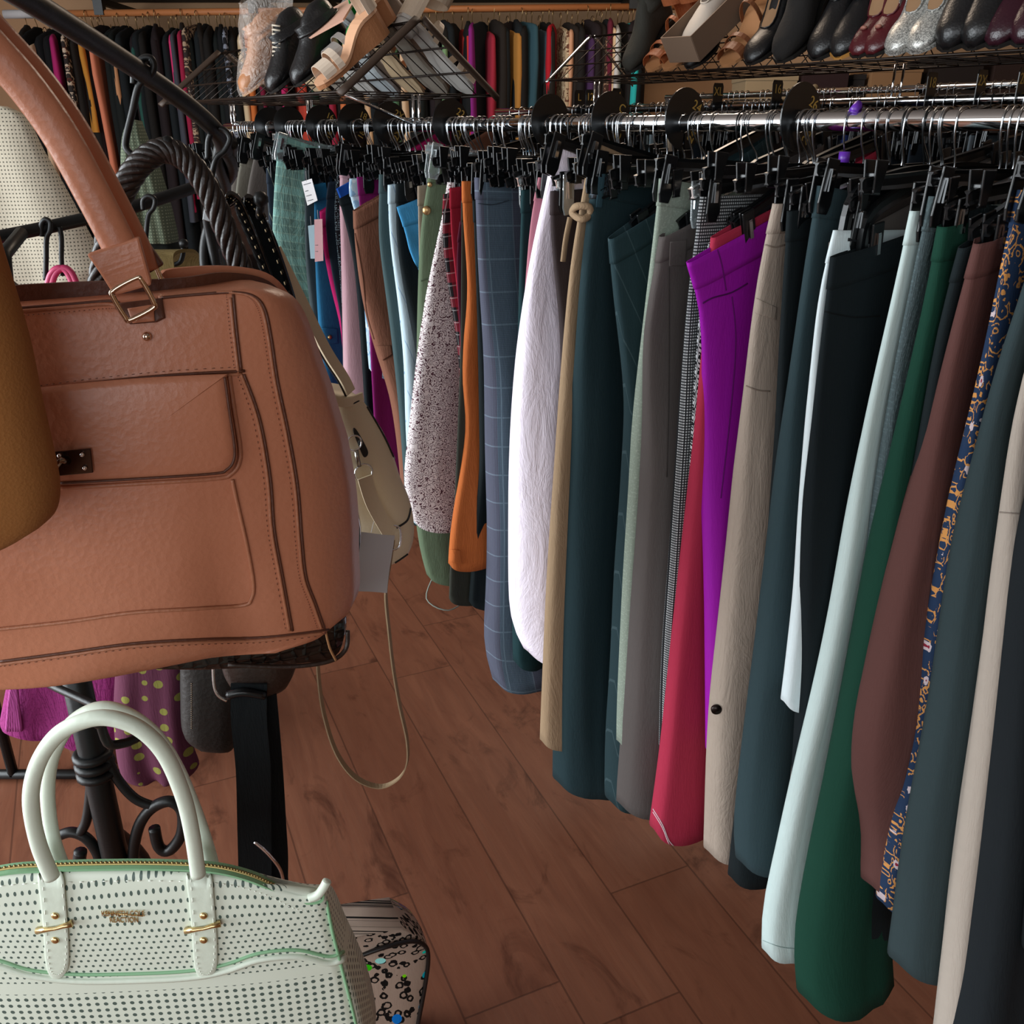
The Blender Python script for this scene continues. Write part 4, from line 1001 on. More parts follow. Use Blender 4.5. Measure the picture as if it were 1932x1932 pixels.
    if kind in ('sandal', 'wedge'):
        z1 = lambda t: base(t)+th
        def strap(t0, t1, hgt, wdt, mat=upper, nm='strap'):
            m = MB(); rows = []
            for k in range(13):
                a = math.pi*k/12; row = []
                for ww, off in ((-wdt/2, 0), (wdt/2, 0), (wdt/2, .0022), (-wdt/2, .0022)):
                    t = t0+(t1-t0)*(k/12); h = li(HW, t)*1.02
                    row.append(W(t*L_+ww, math.cos(a)*(h+off), z1(t)-.002+math.sin(a)*(hgt+off)))
                rows.append(row)
            m.grid(rows, cap0=True, cap1=True, smooth=False).build(nm, mat, e)
        strap(.16, .16, .034, .030); strap(.30, .30, .044, .016)
        strap(.62, .62, .058, .014) if kind == 'sandal' else None
        m = MB(); rows = []
        for k in range(13):
            a = -math.pi/2+math.pi*k/12; c, sn = math.cos(a), math.sin(a)
            row = [W(L_*.86+c*.036, sn*.033, z1(.9)+z) for z in (.0, .07)]+[W(L_*.86+c*.034, sn*.031, z1(.9)+z) for z in (.07, .0)]
            rows.append(row)
        m.grid(rows, cap0=True, cap1=True, smooth=False).build('heel_counter', lining or upper, e)
        m = MB(); rows = []
        for k in range(25):
            a = 2*math.pi*k/24; c, sn = math.cos(a), math.sin(a)
            rows.append([W(L_*.80+c*.043, sn*.037, z1(.9)+z-.015*c) for z in (.068, .096)]+[W(L_*.80+c*.0408, sn*.0348, z1(.9)+z-.015*c) for z in (.096, .068)])
        m.grid(rows, smooth=False).build('ankle_strap', upper, e)
    return e, W
LB = leather('black_leather', '#0e0f11', '#1b1a1b', .35); LT = leather('tan_boot', '#b07a52', '#8e5c3a', .45)
LM = leather('maroon_leather', '#3b1117', '#5a1c22', .3); LBG = leather('burgundy_black', '#23101a', '#3a1620', .28)
M_SOLE = plain('dark_sole', '#15120f', .6); M_TSOLE = plain('tan_sole', '#a9764c', .6); M_CORK = plain('cork', '#a8714a', .8, bump=.5, bscale=200)
M_SIL = plain('silver_strap', '#b9b4ae', .35, .6); M_ORL = leather('orange_leather', '#a8623a', '#8a4a2a', .5)
def glitter():
    t = NT('silver_glitter'); v = t.vor(t.obj(), 420, 'F1', 'Color'); x = t.t.nodes.new('ShaderNodeSeparateColor'); t.l(v, x.inputs[0])
    t.col(t.mix(x.outputs[0], lin('#6f6f6c'), lin('#d8d6cf'))); t.setp(Roughness=.35, Metallic=.4); t.bump(x.outputs[1], .8, .002); return t.m
M_GLIT = glitter()
sl = lambda px, py=172: hit_u(px, py, -.17)[0]
S1 = lambda px, yaw=0, fr=0: shoe_M(sl(px), 0, ZB1, -1, yaw, fr)
shoe('ankle_boot', 'tan leather boot wrapped in clear plastic at the end of the shelf', S1(478), 'boot', LT, M_TSOLE, .02, .19, shaft=.03)
_, W_ = shoe('lace_up_boot', 'black lace-up boot with striped laces next to the wrapped tan boot', S1(530, .1), 'boot', LB, M_SOLE, .02, .185, shaft=.0)
m = MB()
for i in range(9):
    t = i/8; x = .06+.05*t; z = .050+.07*t; m.tube([W_(x, .022, z+.004), W_(x-.006, 0, z+.016), W_(x, -.022, z+.004)], .0022, 6)
m.build('laces', plain('striped_lace', '#b8ad9c', .7), bpy.data.objects[_.name])
shoe('lace_up_boot', 'second black lace-up boot half hidden behind the striped laced one', S1(566, .0, .08), 'boot', LB, M_SOLE, .02, .18, shaft=.0)
shoe('wedge_sandal', 'cream cork wedge sandal lying with silver ankle strap by the shelf end', S1(622, -.15), 'wedge', plain('cream_strap', '#cbb9a6', .5), plain('cork_insole', '#c99a78', .6), .05, .20, lining=plain('cream_strap', '#cbb9a6', .5), extra=M_CORK)
shoe('wedge_sandal', 'silver strapped cork wedge sandal standing behind its cream partner', S1(606, -.1, .25), 'wedge', M_SIL, plain('cork_insole', '#c99a78', .6), .05, .20, lining=M_SIL, extra=M_CORK)
shoe('high_heel', 'bright green strappy heel at the top of the left shoe shelf', shoe_M(sl(612), 0, ZB1, -1, .5, .55), 'sandal', plain('green_patent', '#1f9a4c', .3), plain('green_patent', '#1f9a4c', .3), .06, .20)
# clear plastic wrap around the tan boot
def film():
    t = NT('clear_film'); t.b.inputs['Base Color'].default_value = (1, .93, .86, 1); t.setp(Roughness=.12, Alpha=.16)
    t.b.inputs['Specular IOR Level'].default_value = 1; t.bump(t.noise(t.obj(), 26, 3, .6, 1.5), 1, .02); return t.m
Mx = S1(478); m = MB(); rows = []; rr = random.Random(4)
for j in range(11):
    f = j/10; row = []
    for k in range(22):
        a = 2*math.pi*k/22; wob = 1+.10*rr.uniform(-1, 1)
        L0, L1 = -.01*(1-f)+.08*f, .20+.03*f
        cx = (L0+L1)/2+.05*f; rx = (L1-L0)/2; row.append(Mx @ Vector((cx+math.cos(a)*rx*wob, math.sin(a)*(.055+.01*math.sin(6*f))*wob, 0.002+.15*f)))
    rows.append(row)
tag(m.grid(rows).build('plastic_bag', film()), 'crumpled clear plastic bag around the tan boot', 'bag')
e = empty('blush_box', P(sl(600), -.05, ZB1+.10), 'open blush pink box lid leaning behind the wedge sandals', 'box')
Mq = shoe_M(sl(585), 0, ZB1, -1, .6, .6)
MB().box(Mq @ Vector((.05, 0, .06)), [Mq.to_3x3() @ v for v in AX], (.13, .10, .004)).build('lid_panel', plain('blush_card', '#c79a85', .7), e)
MB().box(Mq @ Vector((.05, .05, .05)), [Mq.to_3x3() @ v for v in AX], (.13, .004, .02)).build('lid_rim', plain('blush_card', '#c79a85', .7), e)
# far slope of the left shelf
fs = [('sandal', '#c9b6a0', 'beige strappy sandal', 1.42), ('loafer', '#6e5a4c', 'dusty brown shoe', 1.53), ('sandal', '#b87f58', 'tan strappy sandal', 1.64), ('pump', '#8d8a86', 'pale grey pump', 1.75), ('loafer', '#4f4038', 'worn brown loafer', 1.86), ('sandal', '#7f8a80', 'grey green sandal', 1.98), ('pump', '#2a2624', 'black pump', 2.1)]
for i, (kd, hx, nm, s) in enumerate(fs):
    shoe(nm.split()[-1] if False else {'sandal': 'sandal', 'loafer': 'loafer', 'pump': 'pump_shoe'}[kd], nm+' on the far slope of the left shoe shelf', shoe_M(s, 0, ZB1, 1, .1*(i % 3-1)), kd, leather('far_shoe_'+hx, hx, hx, .5), plain('pale_sole_'+str(i), ['#b7b3ad', '#8c8479', '#c2a987', '#a9b0b3'][i % 4], .6), .02 if kd != 'pump' else .05, .235)
# right shelf
sr = lambda px, py=150: hit_u(px, py, U2-.17)[0]
S2 = lambda px, yaw=0, fr=0, py=150: shoe_M(sr(px, py), U2, ZB2, -1, yaw, fr)
R = [('ankle_boot', 'olive black suede boot at the far end of the right shelf', 1196, 'boot', leather('olive_suede', '#20201b', '#2f2c22', .8), M_SOLE, .03, .06, 148, .24),
 ('gladiator_sandal', 'orange leather gladiator sandal beside the olive black boot', 1236, 'sandal', M_ORL, M_TSOLE, .02, 0, 148, .24),
 ('gladiator_sandal', 'second orange gladiator sandal, nearer the grey shoe box', 1268, 'sandal', M_ORL, M_TSOLE, .02, 0, 146, .24),
 ('black_shoe', 'black bow shoe poking up behind the grey shoe box', 1310, 'pump', LB, M_SOLE, .05, 0, 146, .24),
 ('strappy_sandal', 'brown strappy sandal right of the grey shoe box', 1378, 'sandal', leather('brown_strap', '#8a5433', '#6d3f25', .5), M_TSOLE, .05, 0, 140, .24),
 ('slingback_shoe', 'black slingback shoe with a pale trimmed edge right of the sandals', 1425, 'pump', LB, M_SOLE, .05, 0, 136, .25),
 ('ankle_boot', 'large black suede ankle boot at the middle of the right shelf', 1482, 'boot', leather('black_suede', '#0f0d0c', '#1a1614', .9), M_SOLE, .05, .05, 132, .27),
 ('clog', 'black shoe with a shiny toe right of the large suede boot', 1548, 'loafer', LB, M_SOLE, .05, 0, 128, .26),
 ('loafer', 'black loafer with a tan insole and wooden edged sole', 1590, 'loafer', LB, plain('honey_sole', '#b5803f', .5), .03, 0, 124, .26),
 ('high_heel', 'maroon leather heel with a small bow, left one of its pair', 1625, 'pump', LM, M_SOLE, .07, 0, 122, .25),
 ('high_heel', 'maroon leather heel with a small bow, right one of its pair', 1652, 'pump', LM, M_SOLE, .07, 0, 120, .25),
 ('glitter_shoe', 'silver glitter block heel, left one of its pair', 1694, 'pump', M_GLIT, M_GLIT, .07, 0, 116, .25),
 ('glitter_shoe', 'silver glitter block heel, right one of its pair', 1735, 'pump', M_GLIT, M_GLIT, .07, 0, 112, .25),
 ('black_boot', 'shiny black boot right of the silver glitter pair', 1795, 'boot', LB, M_SOLE, .04, .16, 106, .27),
 ('black_boot', 'second shiny black boot beside the burgundy shoes', 1842, 'boot', LB, M_SOLE, .04, .16, 102, .27),
 ('oxford_shoe', 'burgundy patent shoe near the right picture edge', 1885, 'loafer', LBG, M_SOLE, .03, 0, 98, .27),
 ('oxford_shoe', 'burgundy patent shoe cut by the right picture edge', 1935, 'loafer', LBG, M_SOLE, .03, 0, 95, .27)]
for nm, lab, px, kd, um, smt, hl, sh, py, LL in R:
    e_, w2 = shoe(nm, lab, S2(px, 0, 0, py), kd, um, smt, hl, LL, shaft=sh or .1)
    if 'bow' in lab and 'maroon' in lab:
        MB().ball(w2(.05, 0, .045), .008, sc=(1, 1.6, .6)).build('bow', plain('rose_bow', '#a06a5c', .4), e_)
    if nm == 'glitter_shoe':
        m = MB(); rows = []
        for k in range(13):
            a = math.pi*k/12; rows.append([w2(.125+d, math.cos(a)*.038, .03+hl*.3+math.sin(a)*.045) for d in (-.012, .012)]+[w2(.125+d, math.cos(a)*.036, .03+hl*.3+math.sin(a)*.043) for d in (.012, -.012)])
        m.grid(rows, cap0=True, cap1=True, smooth=False).build('strap', M_GLIT, e_)
# open shoe box with a white wrapped shoe
Mb = S2(1312, -.05, .0, 146) @ Matrix.Translation((-.01, 0, .03)) @ Matrix.Rotation(.0, 4, 'Y')
e = empty('open_shoe_box', Mb.to_translation(), 'open grey brown shoe box holding a white paper wrapped shoe', 'box')
M_KB = plain('grey_brown_card', '#7b6553', .8); A3 = [Mb.to_3x3() @ v for v in AX]
BL, BW, BH = .29, .115, .075
for nm, c, sz in (('box_bottom', (BL/2, 0, 0), (BL, BW, .003)), ('box_side', (BL/2, BW/2, BH/2), (BL, .003, BH)), ('box_side', (BL/2, -BW/2, BH/2), (BL, .003, BH)), ('box_end', (0, 0, BH/2), (.003, BW, BH)), ('box_end', (BL, 0, BH/2), (.003, BW, BH))):
    MB().box(Mb @ Vector(c), A3, sz).build(nm, M_KB, e)
shoe('paper_wrapped_shoe', 'white paper wrapped shoe lying inside the open shoe box', Mb @ Matrix.Translation((.03, .01, .012)), 'loafer', plain('white_wrap', '#c9bdb0', .6, bump=.4, bscale=40), plain('white_wrap', '#c9bdb0', .6, bump=.4, bscale=40), .03, .24, lining=plain('dark_opening', '#3a3330', .8))

# ------------------------------------------------------------------ bag stand
e = empty('bag_stand', at(225, 1700, 1.0)*1, 'black iron bag stand with scrolled legs and curved upper bars', 'stand')
pb = lambda y: at(150+(y-1290)*.225, y, .93)
base = at(214, 1600, .93); PX, PY = base.x, base.y; e.location = (PX, PY, 0)
bpy.context.view_layer.update(); zc = at(185, 1440, .93).z
MB().tube([(PX, PY, .02), (PX, PY, 1.25)], .0165, 20).build('pole', M_IRON, e)
m = MB()
for dz in (-.014, 0, .014): m.tube([(PX+.019*math.cos(a), PY+.019*math.sin(a), zc+dz) for a in [2*math.pi*i/16 for i in range(16)]], .006, 8, closed=True)
m.build('collar', M_IRON, e)
fs_ = Frame(210, 1500, .93, 0)
for nm, pxs, r in (('scroll', [(200, 1424), (222, 1470), (254, 1506), (288, 1521)], .0062), ('scroll', [(250, 1640), (254, 1590), (266, 1550), (290, 1522), (322, 1512), (344, 1532), (342, 1574), (320, 1604), (300, 1598), (291, 1562)], .0075),
                   ('scroll', [(172, 1446), (170, 1500), (163, 1548), (150, 1574)], .0065), ('scroll', [(112, 1576), (136, 1570), (164, 1582), (184, 1610), (194, 1650)], .0070), ('scroll', [(152, 1606), (150, 1630), (160, 1652)], .0085),
                   ('leg', [(250, 1640), (246, 1720), (280, 1820), (360, 1960), (420, 2080)], .0075), ('leg', [(194, 1650), (190, 1740), (120, 1850), (40, 1990), (0, 2080)], .0075)):
    pts = [fs_(a, b, .012*(k_ % 2)*0) for k_, (a, b) in enumerate(pxs)]
    if nm == 'leg':
        z0 = pts[0].z; z1 = pts[-1].z; pts = [Vector((p.x, p.y, .012+(p.z-z1)*(z0-.012)/(z0-z1))) for p in pts]
    MB().tube(smooth_path(pts, 6), r, 10).build(nm, M_IRON, e)
MB().tube(smooth_path([(PX, PY, zc-.1), (PX, PY+.08, zc-.25), (PX, PY+.06, zc-.4), (PX, PY+.30, .012)], 6), .0075, 10).build('leg', M_IRON, e)
MB().tube(smooth_path([at(-60, -66, .70), at(60, 4, .80), at(250, 125, .98), at(350, 195, 1.07), at(408, 248, 1.13), at(424, 285, 1.16)], 6), .0098, 14).build('upper_bar', M_IRON, e)
MB().tube(smooth_path([at(-80, 462, 1.26), at(0, 447, 1.30), at(130, 420, 1.36), at(260, 388, 1.42), at(400, 342, 1.5), at(440, 325, 1.53)], 6), .0092, 14).build('lower_bar', M_IRON, e)
ctr = smooth_path([at(424, 270, 1.16), at(425, 320, 1.2), at(412, 370, 1.26), at(400, 430, 1.30), at(396, 520, 1.30)], 10)
for ph in (0, 2.09, 4.19):
    MB().tube([p+Vector((math.cos(i*.22+ph), math.sin(i*.22+ph), 0))*.0085 for i, p in enumerate(ctr)], .0072, 8).build('twisted_rod', M_IRON, e)
q0 = at(-80, 462, 1.26); MB().tube(smooth_path([(PX, PY, 1.24), (PX-.02, PY+.1, 1.27), tuple(q0)], 5), .009, 10).build('arm', M_IRON, e)
q1 = at(-60, -66, .70); MB().tube(smooth_path([(PX, PY, 1.22), (PX-.25, PY-.05, 1.45), (q1.x-.08, q1.y-.02, q1.z-.02), tuple(q1)], 6), .0098, 10).build('arm', M_IRON, e)
MB().tube([at(12, 530, 1.2), at(8, 480, 1.22), at(40, 440, 1.30)], .009, 10).build('stub_arm', M_IRON, e)
# arm that carries the white bag
hk = at(187, 1357, .655)
MB().tube(smooth_path([(PX, PY, hk.z-.06), (PX+.0, PY-.1, hk.z-.055), (hk.x, hk.y+.06, hk.z-.05), (hk.x, hk.y+.01, hk.z-.035), tuple(hk)], 5), .0042, 8).build('hook_arm', M_IRON, e)
MB().ball(hk, .0085).build('ball_tip', M_IRON, e)
def s_hook(pxs, Y, label, r=.0036, ball=True, dY=0):
    pts = [at(a, b, Y+dY*i) for i, (a, b) in enumerate(pxs)]
    h = empty('s_hook', pts[0], label, 'hook'); MB().tube(smooth_path(pts, 6), r, 8).build('wire', M_IRON, h)
    if ball: MB().ball(pts[-1], r*2.1).build('ball_tip', M_IRON, h)
s_hook([(252, 158), (254, 132), (268, 112), (284, 110), (290, 124), (284, 142), (262, 162), (250, 210), (238, 262), (240, 282), (262, 300), (290, 312), (305, 298), (317, 270)], 1.0, 'black S hook on the upper bar with its ball tip through the braided handle')
s_hook([(392, 300), (394, 262), (408, 244), (424, 246), (434, 262), (424, 284), (408, 300), (398, 340), (394, 366)], 1.12, 'black S hook at the corner of the upper bar', ball=False)
s_hook([(270, 396), (270, 378), (280, 370), (292, 376), (290, 392), (280, 406), (276, 440), (274, 474), (280, 492), (310, 500), (340, 494), (347, 460)], 1.40, 'black S hook on the lower bar holding the olive strap')
s_hook([(79, 446), (78, 424), (86, 414), (95, 420), (94, 436), (88, 450), (87, 490), (86, 528)], 1.33, 'black S hook on the lower bar above the pink handle', ball=False)
s_hook([(112, 428), (116, 450), (116, 490), (118, 520)], 1.34, 'short black hook beside the pink handle', ball=False)
s_hook([(480, 300), (490, 330), (492, 352), (488, 378)], 1.30, 'black ball tipped hook above the patent bag straps') if False else None

# ------------------------------------------------------------------ bags
def bag_body(fr, rows, depth, bulge, gus=.02, wave=None, K=14, sub=4, fold=0, seed=1, topcap=True, dtop=None, dk=2.0, bb=1, gk=0, vuv=0):
    """rows: left x,y and right x,y of the front face in the photo, top to bottom."""
    D0 = depth; n = len(rows); RR = smooth_path([Vector((a, b, 0)) for a, b, c, d in rows], sub), smooth_path([Vector((c, d, 0)) for a, b, c, d in rows], sub)
    M_ = len(RR[0]); out, uvr = [], []; r = random.Random(seed); ph = [r.uniform(0, 6) for _ in range(3)]
    for j in range(M_):
        v = j/(M_-1); rf = min(1, math.sin(math.pi*min(1, max(0, v)))**.6+.05); Lp, Rp = RR[0][j], RR[1][j]; row, us = [], []
        dz = Vector((0, 0, 0))
        for k in range(K+1):
            t = k/K; o = bulge*rf*(1-abs(2*t-1)**3)+(fold*math.sin(7*t+ph[0]+2*v)+fold*.5*math.sin(17*t+ph[1]))*v
            if wave: o += wave(t, v)
            q = Lp+(Rp-Lp)*t; p = fr(q.x, q.y, 0)+fr.n*o; row.append(p); us.append(fr.uv(p))
        Lw, Rw = row[0], row[-1]
        depth = D0 if dtop is None else dtop+(D0-dtop)*min(1, v*dk)
        for a in (.25, .5, .75): p = Rw-fr.n*(depth*a)+fr.d*(gus*(min(1, .22+v*gk) if gk else 1)*math.sin(math.pi*a)*rf); row.append(p); us.append((fr.uv(Rw)[0]+depth*a, p.z))
        for k in range(K+1):
            t = 1-k/K; o = bulge*rf*(1-abs(2*t-1)**3); p = Lw+(Rw-Lw)*t-fr.n*(depth+o*bb); row.append(p); us.append((fr.uv(p)[0]+.3, p.z))
        for a in (.75, .5, .25): p = Lw-fr.n*(depth*a)-fr.d*(gus*(min(1, .22+v*gk) if gk else 1)*math.sin(math.pi*a)*rf); row.append(p); us.append((fr.uv(Lw)[0]-depth*a, p.z))
        if vuv: us = [(a_, -v*vuv) for a_, b_ in us]
        out.append(row); uvr.append(us)
    m = MB(); m.grid(out, uvr=uvr, cap0=topcap, cap1=True); return m
def ribbon(m, pts, w_dir, w_, t_):
    pts = [Vector(p) for p in pts]; rows = []
    for i, p in enumerate(pts):
        a, b = pts[max(0, i-1)], pts[min(len(pts)-1, i+1)]; tg = (b-a).normalized(); wd = Vector(w_dir); wd = (wd-tg*wd.dot(tg)).normalized(); nn = tg.cross(wd)
        ww = w_[i] if isinstance(w_, (list, tuple)) else w_
        rows.append([p+wd*ww/2+nn*t_/2, p-wd*ww/2+nn*t_/2, p-wd*ww/2-nn*t_/2, p+wd*ww/2-nn*t_/2])
    return m.grid(rows, cap0=True, cap1=True, smooth=False)
# --- big cognac handbag
M_COG = leather('cognac_leather', '#bf8063', '#ad6c4f', .38, grain=170, bs=.16); M_COGD = leather('cognac_edge', '#5c3220', '#4b2819', .5)
M_COGP = leather('cognac_piping', '#b07556', '#9c6248', .4)
fo = Frame(300, 900, .74, 17.9)
e = empty('handbag', fo(150, 1290), 'large cognac brown leather handbag with front pocket hanging at the left', 'handbag')
rows = [(-395, 605, 462, 546), (-400, 612, 497, 556), (-402, 640, 517, 596), (-400, 750, 535, 720), (-392, 880, 556, 850), (-380, 1000, 580, 970), (-350, 1120, 592, 1090), (-310, 1215, 610, 1180), (-285, 1290, 600, 1208), (-240, 1322, 520, 1232)]
def cw(t, v):
    return .010*math.exp(-((t-.83)/.05)**2)*math.exp(-((v-.72)/.16)**2)*-1+.006*math.sin(6*v+5*t)*math.sin(3.1*t)+.010*max(0, v-.55)*math.sin(9*t+10*v)
cb_ = bag_body(fo, rows, .12, .022, .055, wave=cw, K=30, sub=6, dtop=.055, gk=1.7).build('body', M_COG, e)
bpy.context.view_layer.update(); bv = bvh_of(cb_)
# back top edge (open mouth)
m = MB(); ribbon(m, smooth_path([fo(-300, 590, -.02), fo(60, 560, -.02), fo(325, 548, -.03), fo(420, 536, -.05), fo(490, 545, -.08), fo(530, 575, -.10)], 6), (0, 0, 1), .020, .004); m.build('top_edge', M_COGD, e)
m = MB(); ribbon(m, smooth_path([fo(318, 552, -.05), fo(328, 540, -.055), fo(430, 534, -.07), fo(500, 548, -.09), fo(545, 600, -.11)], 6), (0, 0, 1), .03, .006); m.build('inner_flap', M_COG, e)
for pts, nm in (([(32, 582), (120, 575), (205, 568), (225, 572)], 'top_seam'), ([(305, 562), (370, 556), (440, 552), (480, 560), (500, 585), (512, 640), (524, 720), (545, 820), (562, 920), (570, 1020), (578, 1090), (596, 1140), (612, 1186)], 'edge_piping'),
                ([(440, 556), (446, 620), (455, 698)], 'seam'), ([(60, 738), (180, 722), (320, 708), (462, 700)], 'yoke_seam'), ([(460, 706), (490, 790), (510, 900), (518, 1000), (534, 1090), (552, 1190)], 'side_piping'),
                ([(0, 1248), (120, 1232), (250, 1214), (380, 1206), (500, 1202), (620, 1188)], 'base_piping')):
    seam(bv, pts, .0014, M_COGD, nm, e, .0004, n=8); seam(bv, [(a-6, b+(6 if 'seam' in nm or 'base' in nm else 0)) for a, b in pts], .0016, M_COGP, nm.replace('seam', 'piping'), e, .0002)
    stitches(bv, [(a-13 if nm not in ('top_seam', 'yoke_seam', 'base_piping') else a, b+(14 if nm == 'top_seam' else 10 if nm in ('base_piping',) else (-8 if nm == 'yoke_seam' else 0))) for a, b in pts], .00028, M_COGD, 'stitching', e, 20, 2)
# lower pocket outline
for o_, mt, rr in ((0, M_COGD, .0012), (5, M_COGP, .0018)):
    seam(bv, [(438, 905), (450, 960), (466, 1030), (478, 1100), (474, 1130), (458, 1142), (380, 1148), (250, 1156), (120, 1174), (-30, 1190)], rr, mt, 'pocket_piping', e, .001 if o_ else .0002)
# front pocket flap
fl = panel(bv, [(-60, 748), (80, 730), (250, 714), (415, 706), (428, 712), (436, 770), (447, 840), (446, 870), (432, 890), (400, 898), (250, 908), (110, 915), (-40, 925)], .010, M_COG, 'pocket_flap', e, n=5)
bv2 = bvh_of(cb_, fl)
seam(bv2, [(424, 712), (432, 770), (442, 840), (441, 868), (428, 886), (400, 894), (250, 904), (110, 912)], .0013, M_COGD, 'flap_piping', e, .0006)
seam(bv2, [(432, 708), (441, 770), (452, 840), (451, 872), (436, 894), (404, 903), (250, 913), (110, 921)], .0022, M_COGP, 'flap_edge', e, .0002)
# lock plate
lp = [cast(bv2, a, b, .003) for a, b in ((98, 852), (172, 845), (177, 890), (104, 897))]
nn = (lp[1]-lp[0]).cross(lp[3]-lp[0]).normalized(); nn = -nn if nn.y > 0 else nn
lk = MB().prism(lp, nn*.003).build('lock_plate', plain('gunmetal', '#4a3a34', .22, .9), e, bevel=.0006)
for a, b in ((155, 858), (160, 883), (112, 860)): MB().ball(cast(bv2, a, b, .008), .0020).build('rivet', M_CHROME, lk)
MB().tube([cast(bv2, 128, 872, .007), cast(bv2, 114, 868, .014), cast(bv2, 106, 878, .014)], .003, 8).build('turn_lock', plain('lock_steel', '#8f8276', .2, 1), lk)
MB().ball(cast(bv, 277, 635, .002), .0038).build('stud', plain('bright_stud', '#d8c6b4', .15, 1), e)
# handle anchor
panel(bv, [(222, 572), (232, 602), (246, 612), (296, 608), (312, 600), (306, 562)], .0025, M_COGD, 'anchor_recess', e, straight=True)
panel(bv, [(240, 582), (290, 574), (292, 606), (250, 610)], .005, M_COG, 'anchor_tab', e, straight=True)
M_RING = plain('nickel_ring', '#c9b39c', .14, 1)
def sq_ring(pxs, off, lab=None):
    pts = [fo(a, b, off) for a, b in pxs]; MB().tube(smooth_path(pts, 5, True), .0021, 8, closed=True).build('square_ring', M_RING, e)
sq_ring([(214, 548), (258, 524), (268, 530), (290, 570), (288, 582), (245, 604), (236, 598), (214, 562)], .030)
sq_ring([(240, 515), (285, 500), (295, 506), (312, 550), (306, 560), (262, 570), (254, 560), (240, 528)], -.03)
hp = [(246, 520), (228, 470), (178, 372), (118, 262), (60, 178), (0, 108), (-70, 40), (-130, 30), (-190, 110), (-230, 260), (-220, 420), (-200, 560)]
for off, nm, sh in ((.022, 'front_handle', 0), (-.012, 'rear_handle', 22)):
    pts = smooth_path([fo(a+sh, b-sh*.35, off) for a, b in hp], 7)
    MB().tube(pts, [.0132]*len(pts), 12, flat=.62, updir=fo.d).build(nm, M_COG, e)
pts = smooth_path([fo(252, 545, .024), fo(232, 500, .026), fo(214, 462, .026)], 5); m = MB(); ribbon(m, pts, fo.d, [.029+.0012*i for i in range(len(pts))], .012); m.build('handle_tab', M_COG, e, bevel=.002)
pts = smooth_path([fo(282, 515, -.016), fo(256, 478, -.016), fo(238, 450, -.015)], 5); m = MB(); ribbon(m, pts, fo.d, .028, .008); m.build('handle_tab', M_COGD, e, bevel=.002)
# --- mustard suede bag at the left edge
M_SUE = leather('mustard_suede', '#a06a34', '#92602f', .9, grain=400, bs=.2)
fm = Frame(0, 800, .60, 14); e = empty('suede_bag', fm(-60, 1060), 'mustard suede bag cut by the left picture edge', 'handbag')
rows = [(-420, 330, -72, 330), (-425, 420, -46, 452), (-430, 520, -28, 530), (-430, 640, 2, 640), (-425, 760, 30, 770), (-415, 860, 54, 870), (-400, 950, 68, 945), (-390, 1005, 62, 995), (-370, 1045, 26, 1026), (-330, 1080, -40, 1056)]
bag_body(fm, rows, .05, .020, .012, K=16).build('body', M_SUE, e)
for s_ in (-40, -300): MB().tube(smooth_path([fm(s_, 340, -.02), fm(s_-20, 200, -.02), fm(-170, 40, -.02)], 5), .008, 8).build('handle', M_SUE, e)
# --- white perforated bag
def perf():
    t = NT('perforated_mint_leather'); u, v = t.xy(t.uv()); 
    v0 = fw.uv(fw(300, 1838))[1]
    # lower grid in straight rows, upper grid staggered and finer
    def dots(k, stag):
        uu = t.math('MULTIPLY', u, k); vv = t.math('MULTIPLY', v, k)
        if stag: uu = t.math('ADD', uu, t.math('MULTIPLY', t.math('FLOOR', vv), .5))
        a = t.math('SUBTRACT', t.math('FRACT', uu), .5); b = t.math('SUBTRACT', t.math('FRACT', vv), .5)
        return t.math('SQRT', t.math('ADD', t.math('MULTIPLY', a, a), t.math('MULTIPLY', b, b)))
    lo = t.lt(dots(128, False), .26); up = t.lt(dots(158, True), .21)
    isup = t.step(v, v0); band = t.step(t.math('ABSOLUTE', t.math('SUBTRACT', v, v0+.001)), .0068)
    topz = t.lt(v, fw.uv(fw(300, 1668))[1])
    mk = t.math('ADD', t.math('MULTIPLY', up, isup), t.math('MULTIPLY', lo, t.math('SUBTRACT', 1, isup)))
    mk = t.math('MULTIPLY', t.math('MULTIPLY', mk, band), topz)
    t.col(t.mix(mk, lin('#d3dccd'), lin('#4d5f58'))); t.setp(Roughness=.42); t.b.inputs['Specular IOR Level'].default_value = .4
    t.bump(t.math('SUBTRACT', 1, mk), .7, .001); return t.m
fw = Frame(300, 1800, .60, 3)
M_MINT = leather('mint_leather', '#d3dccd', '#ccd8c8', .42, bs=.08); M_MED = plain('mint_edge_dark', '#7fae86', .5)
e = empty('perforated_bag', fw(330, 2150), 'pale mint perforated tote bag with round handles at the lower left', 'handbag')
rows = [(-150, 1680, 606, 1690), (-158, 1700, 615, 1704), (-165, 1740, 624, 1738), (-160, 1800, 640, 1800), (-150, 1870, 660, 1866), (-130, 1950, 680, 1940), (-100, 2050, 696, 2040), (-50, 2140, 690, 2130)]
def tops(t, v): return 0
m = bag_body(fw, rows, .085, .012, .0, K=34, sub=6, topcap=True, dtop=.010, dk=1.1, bb=.1)
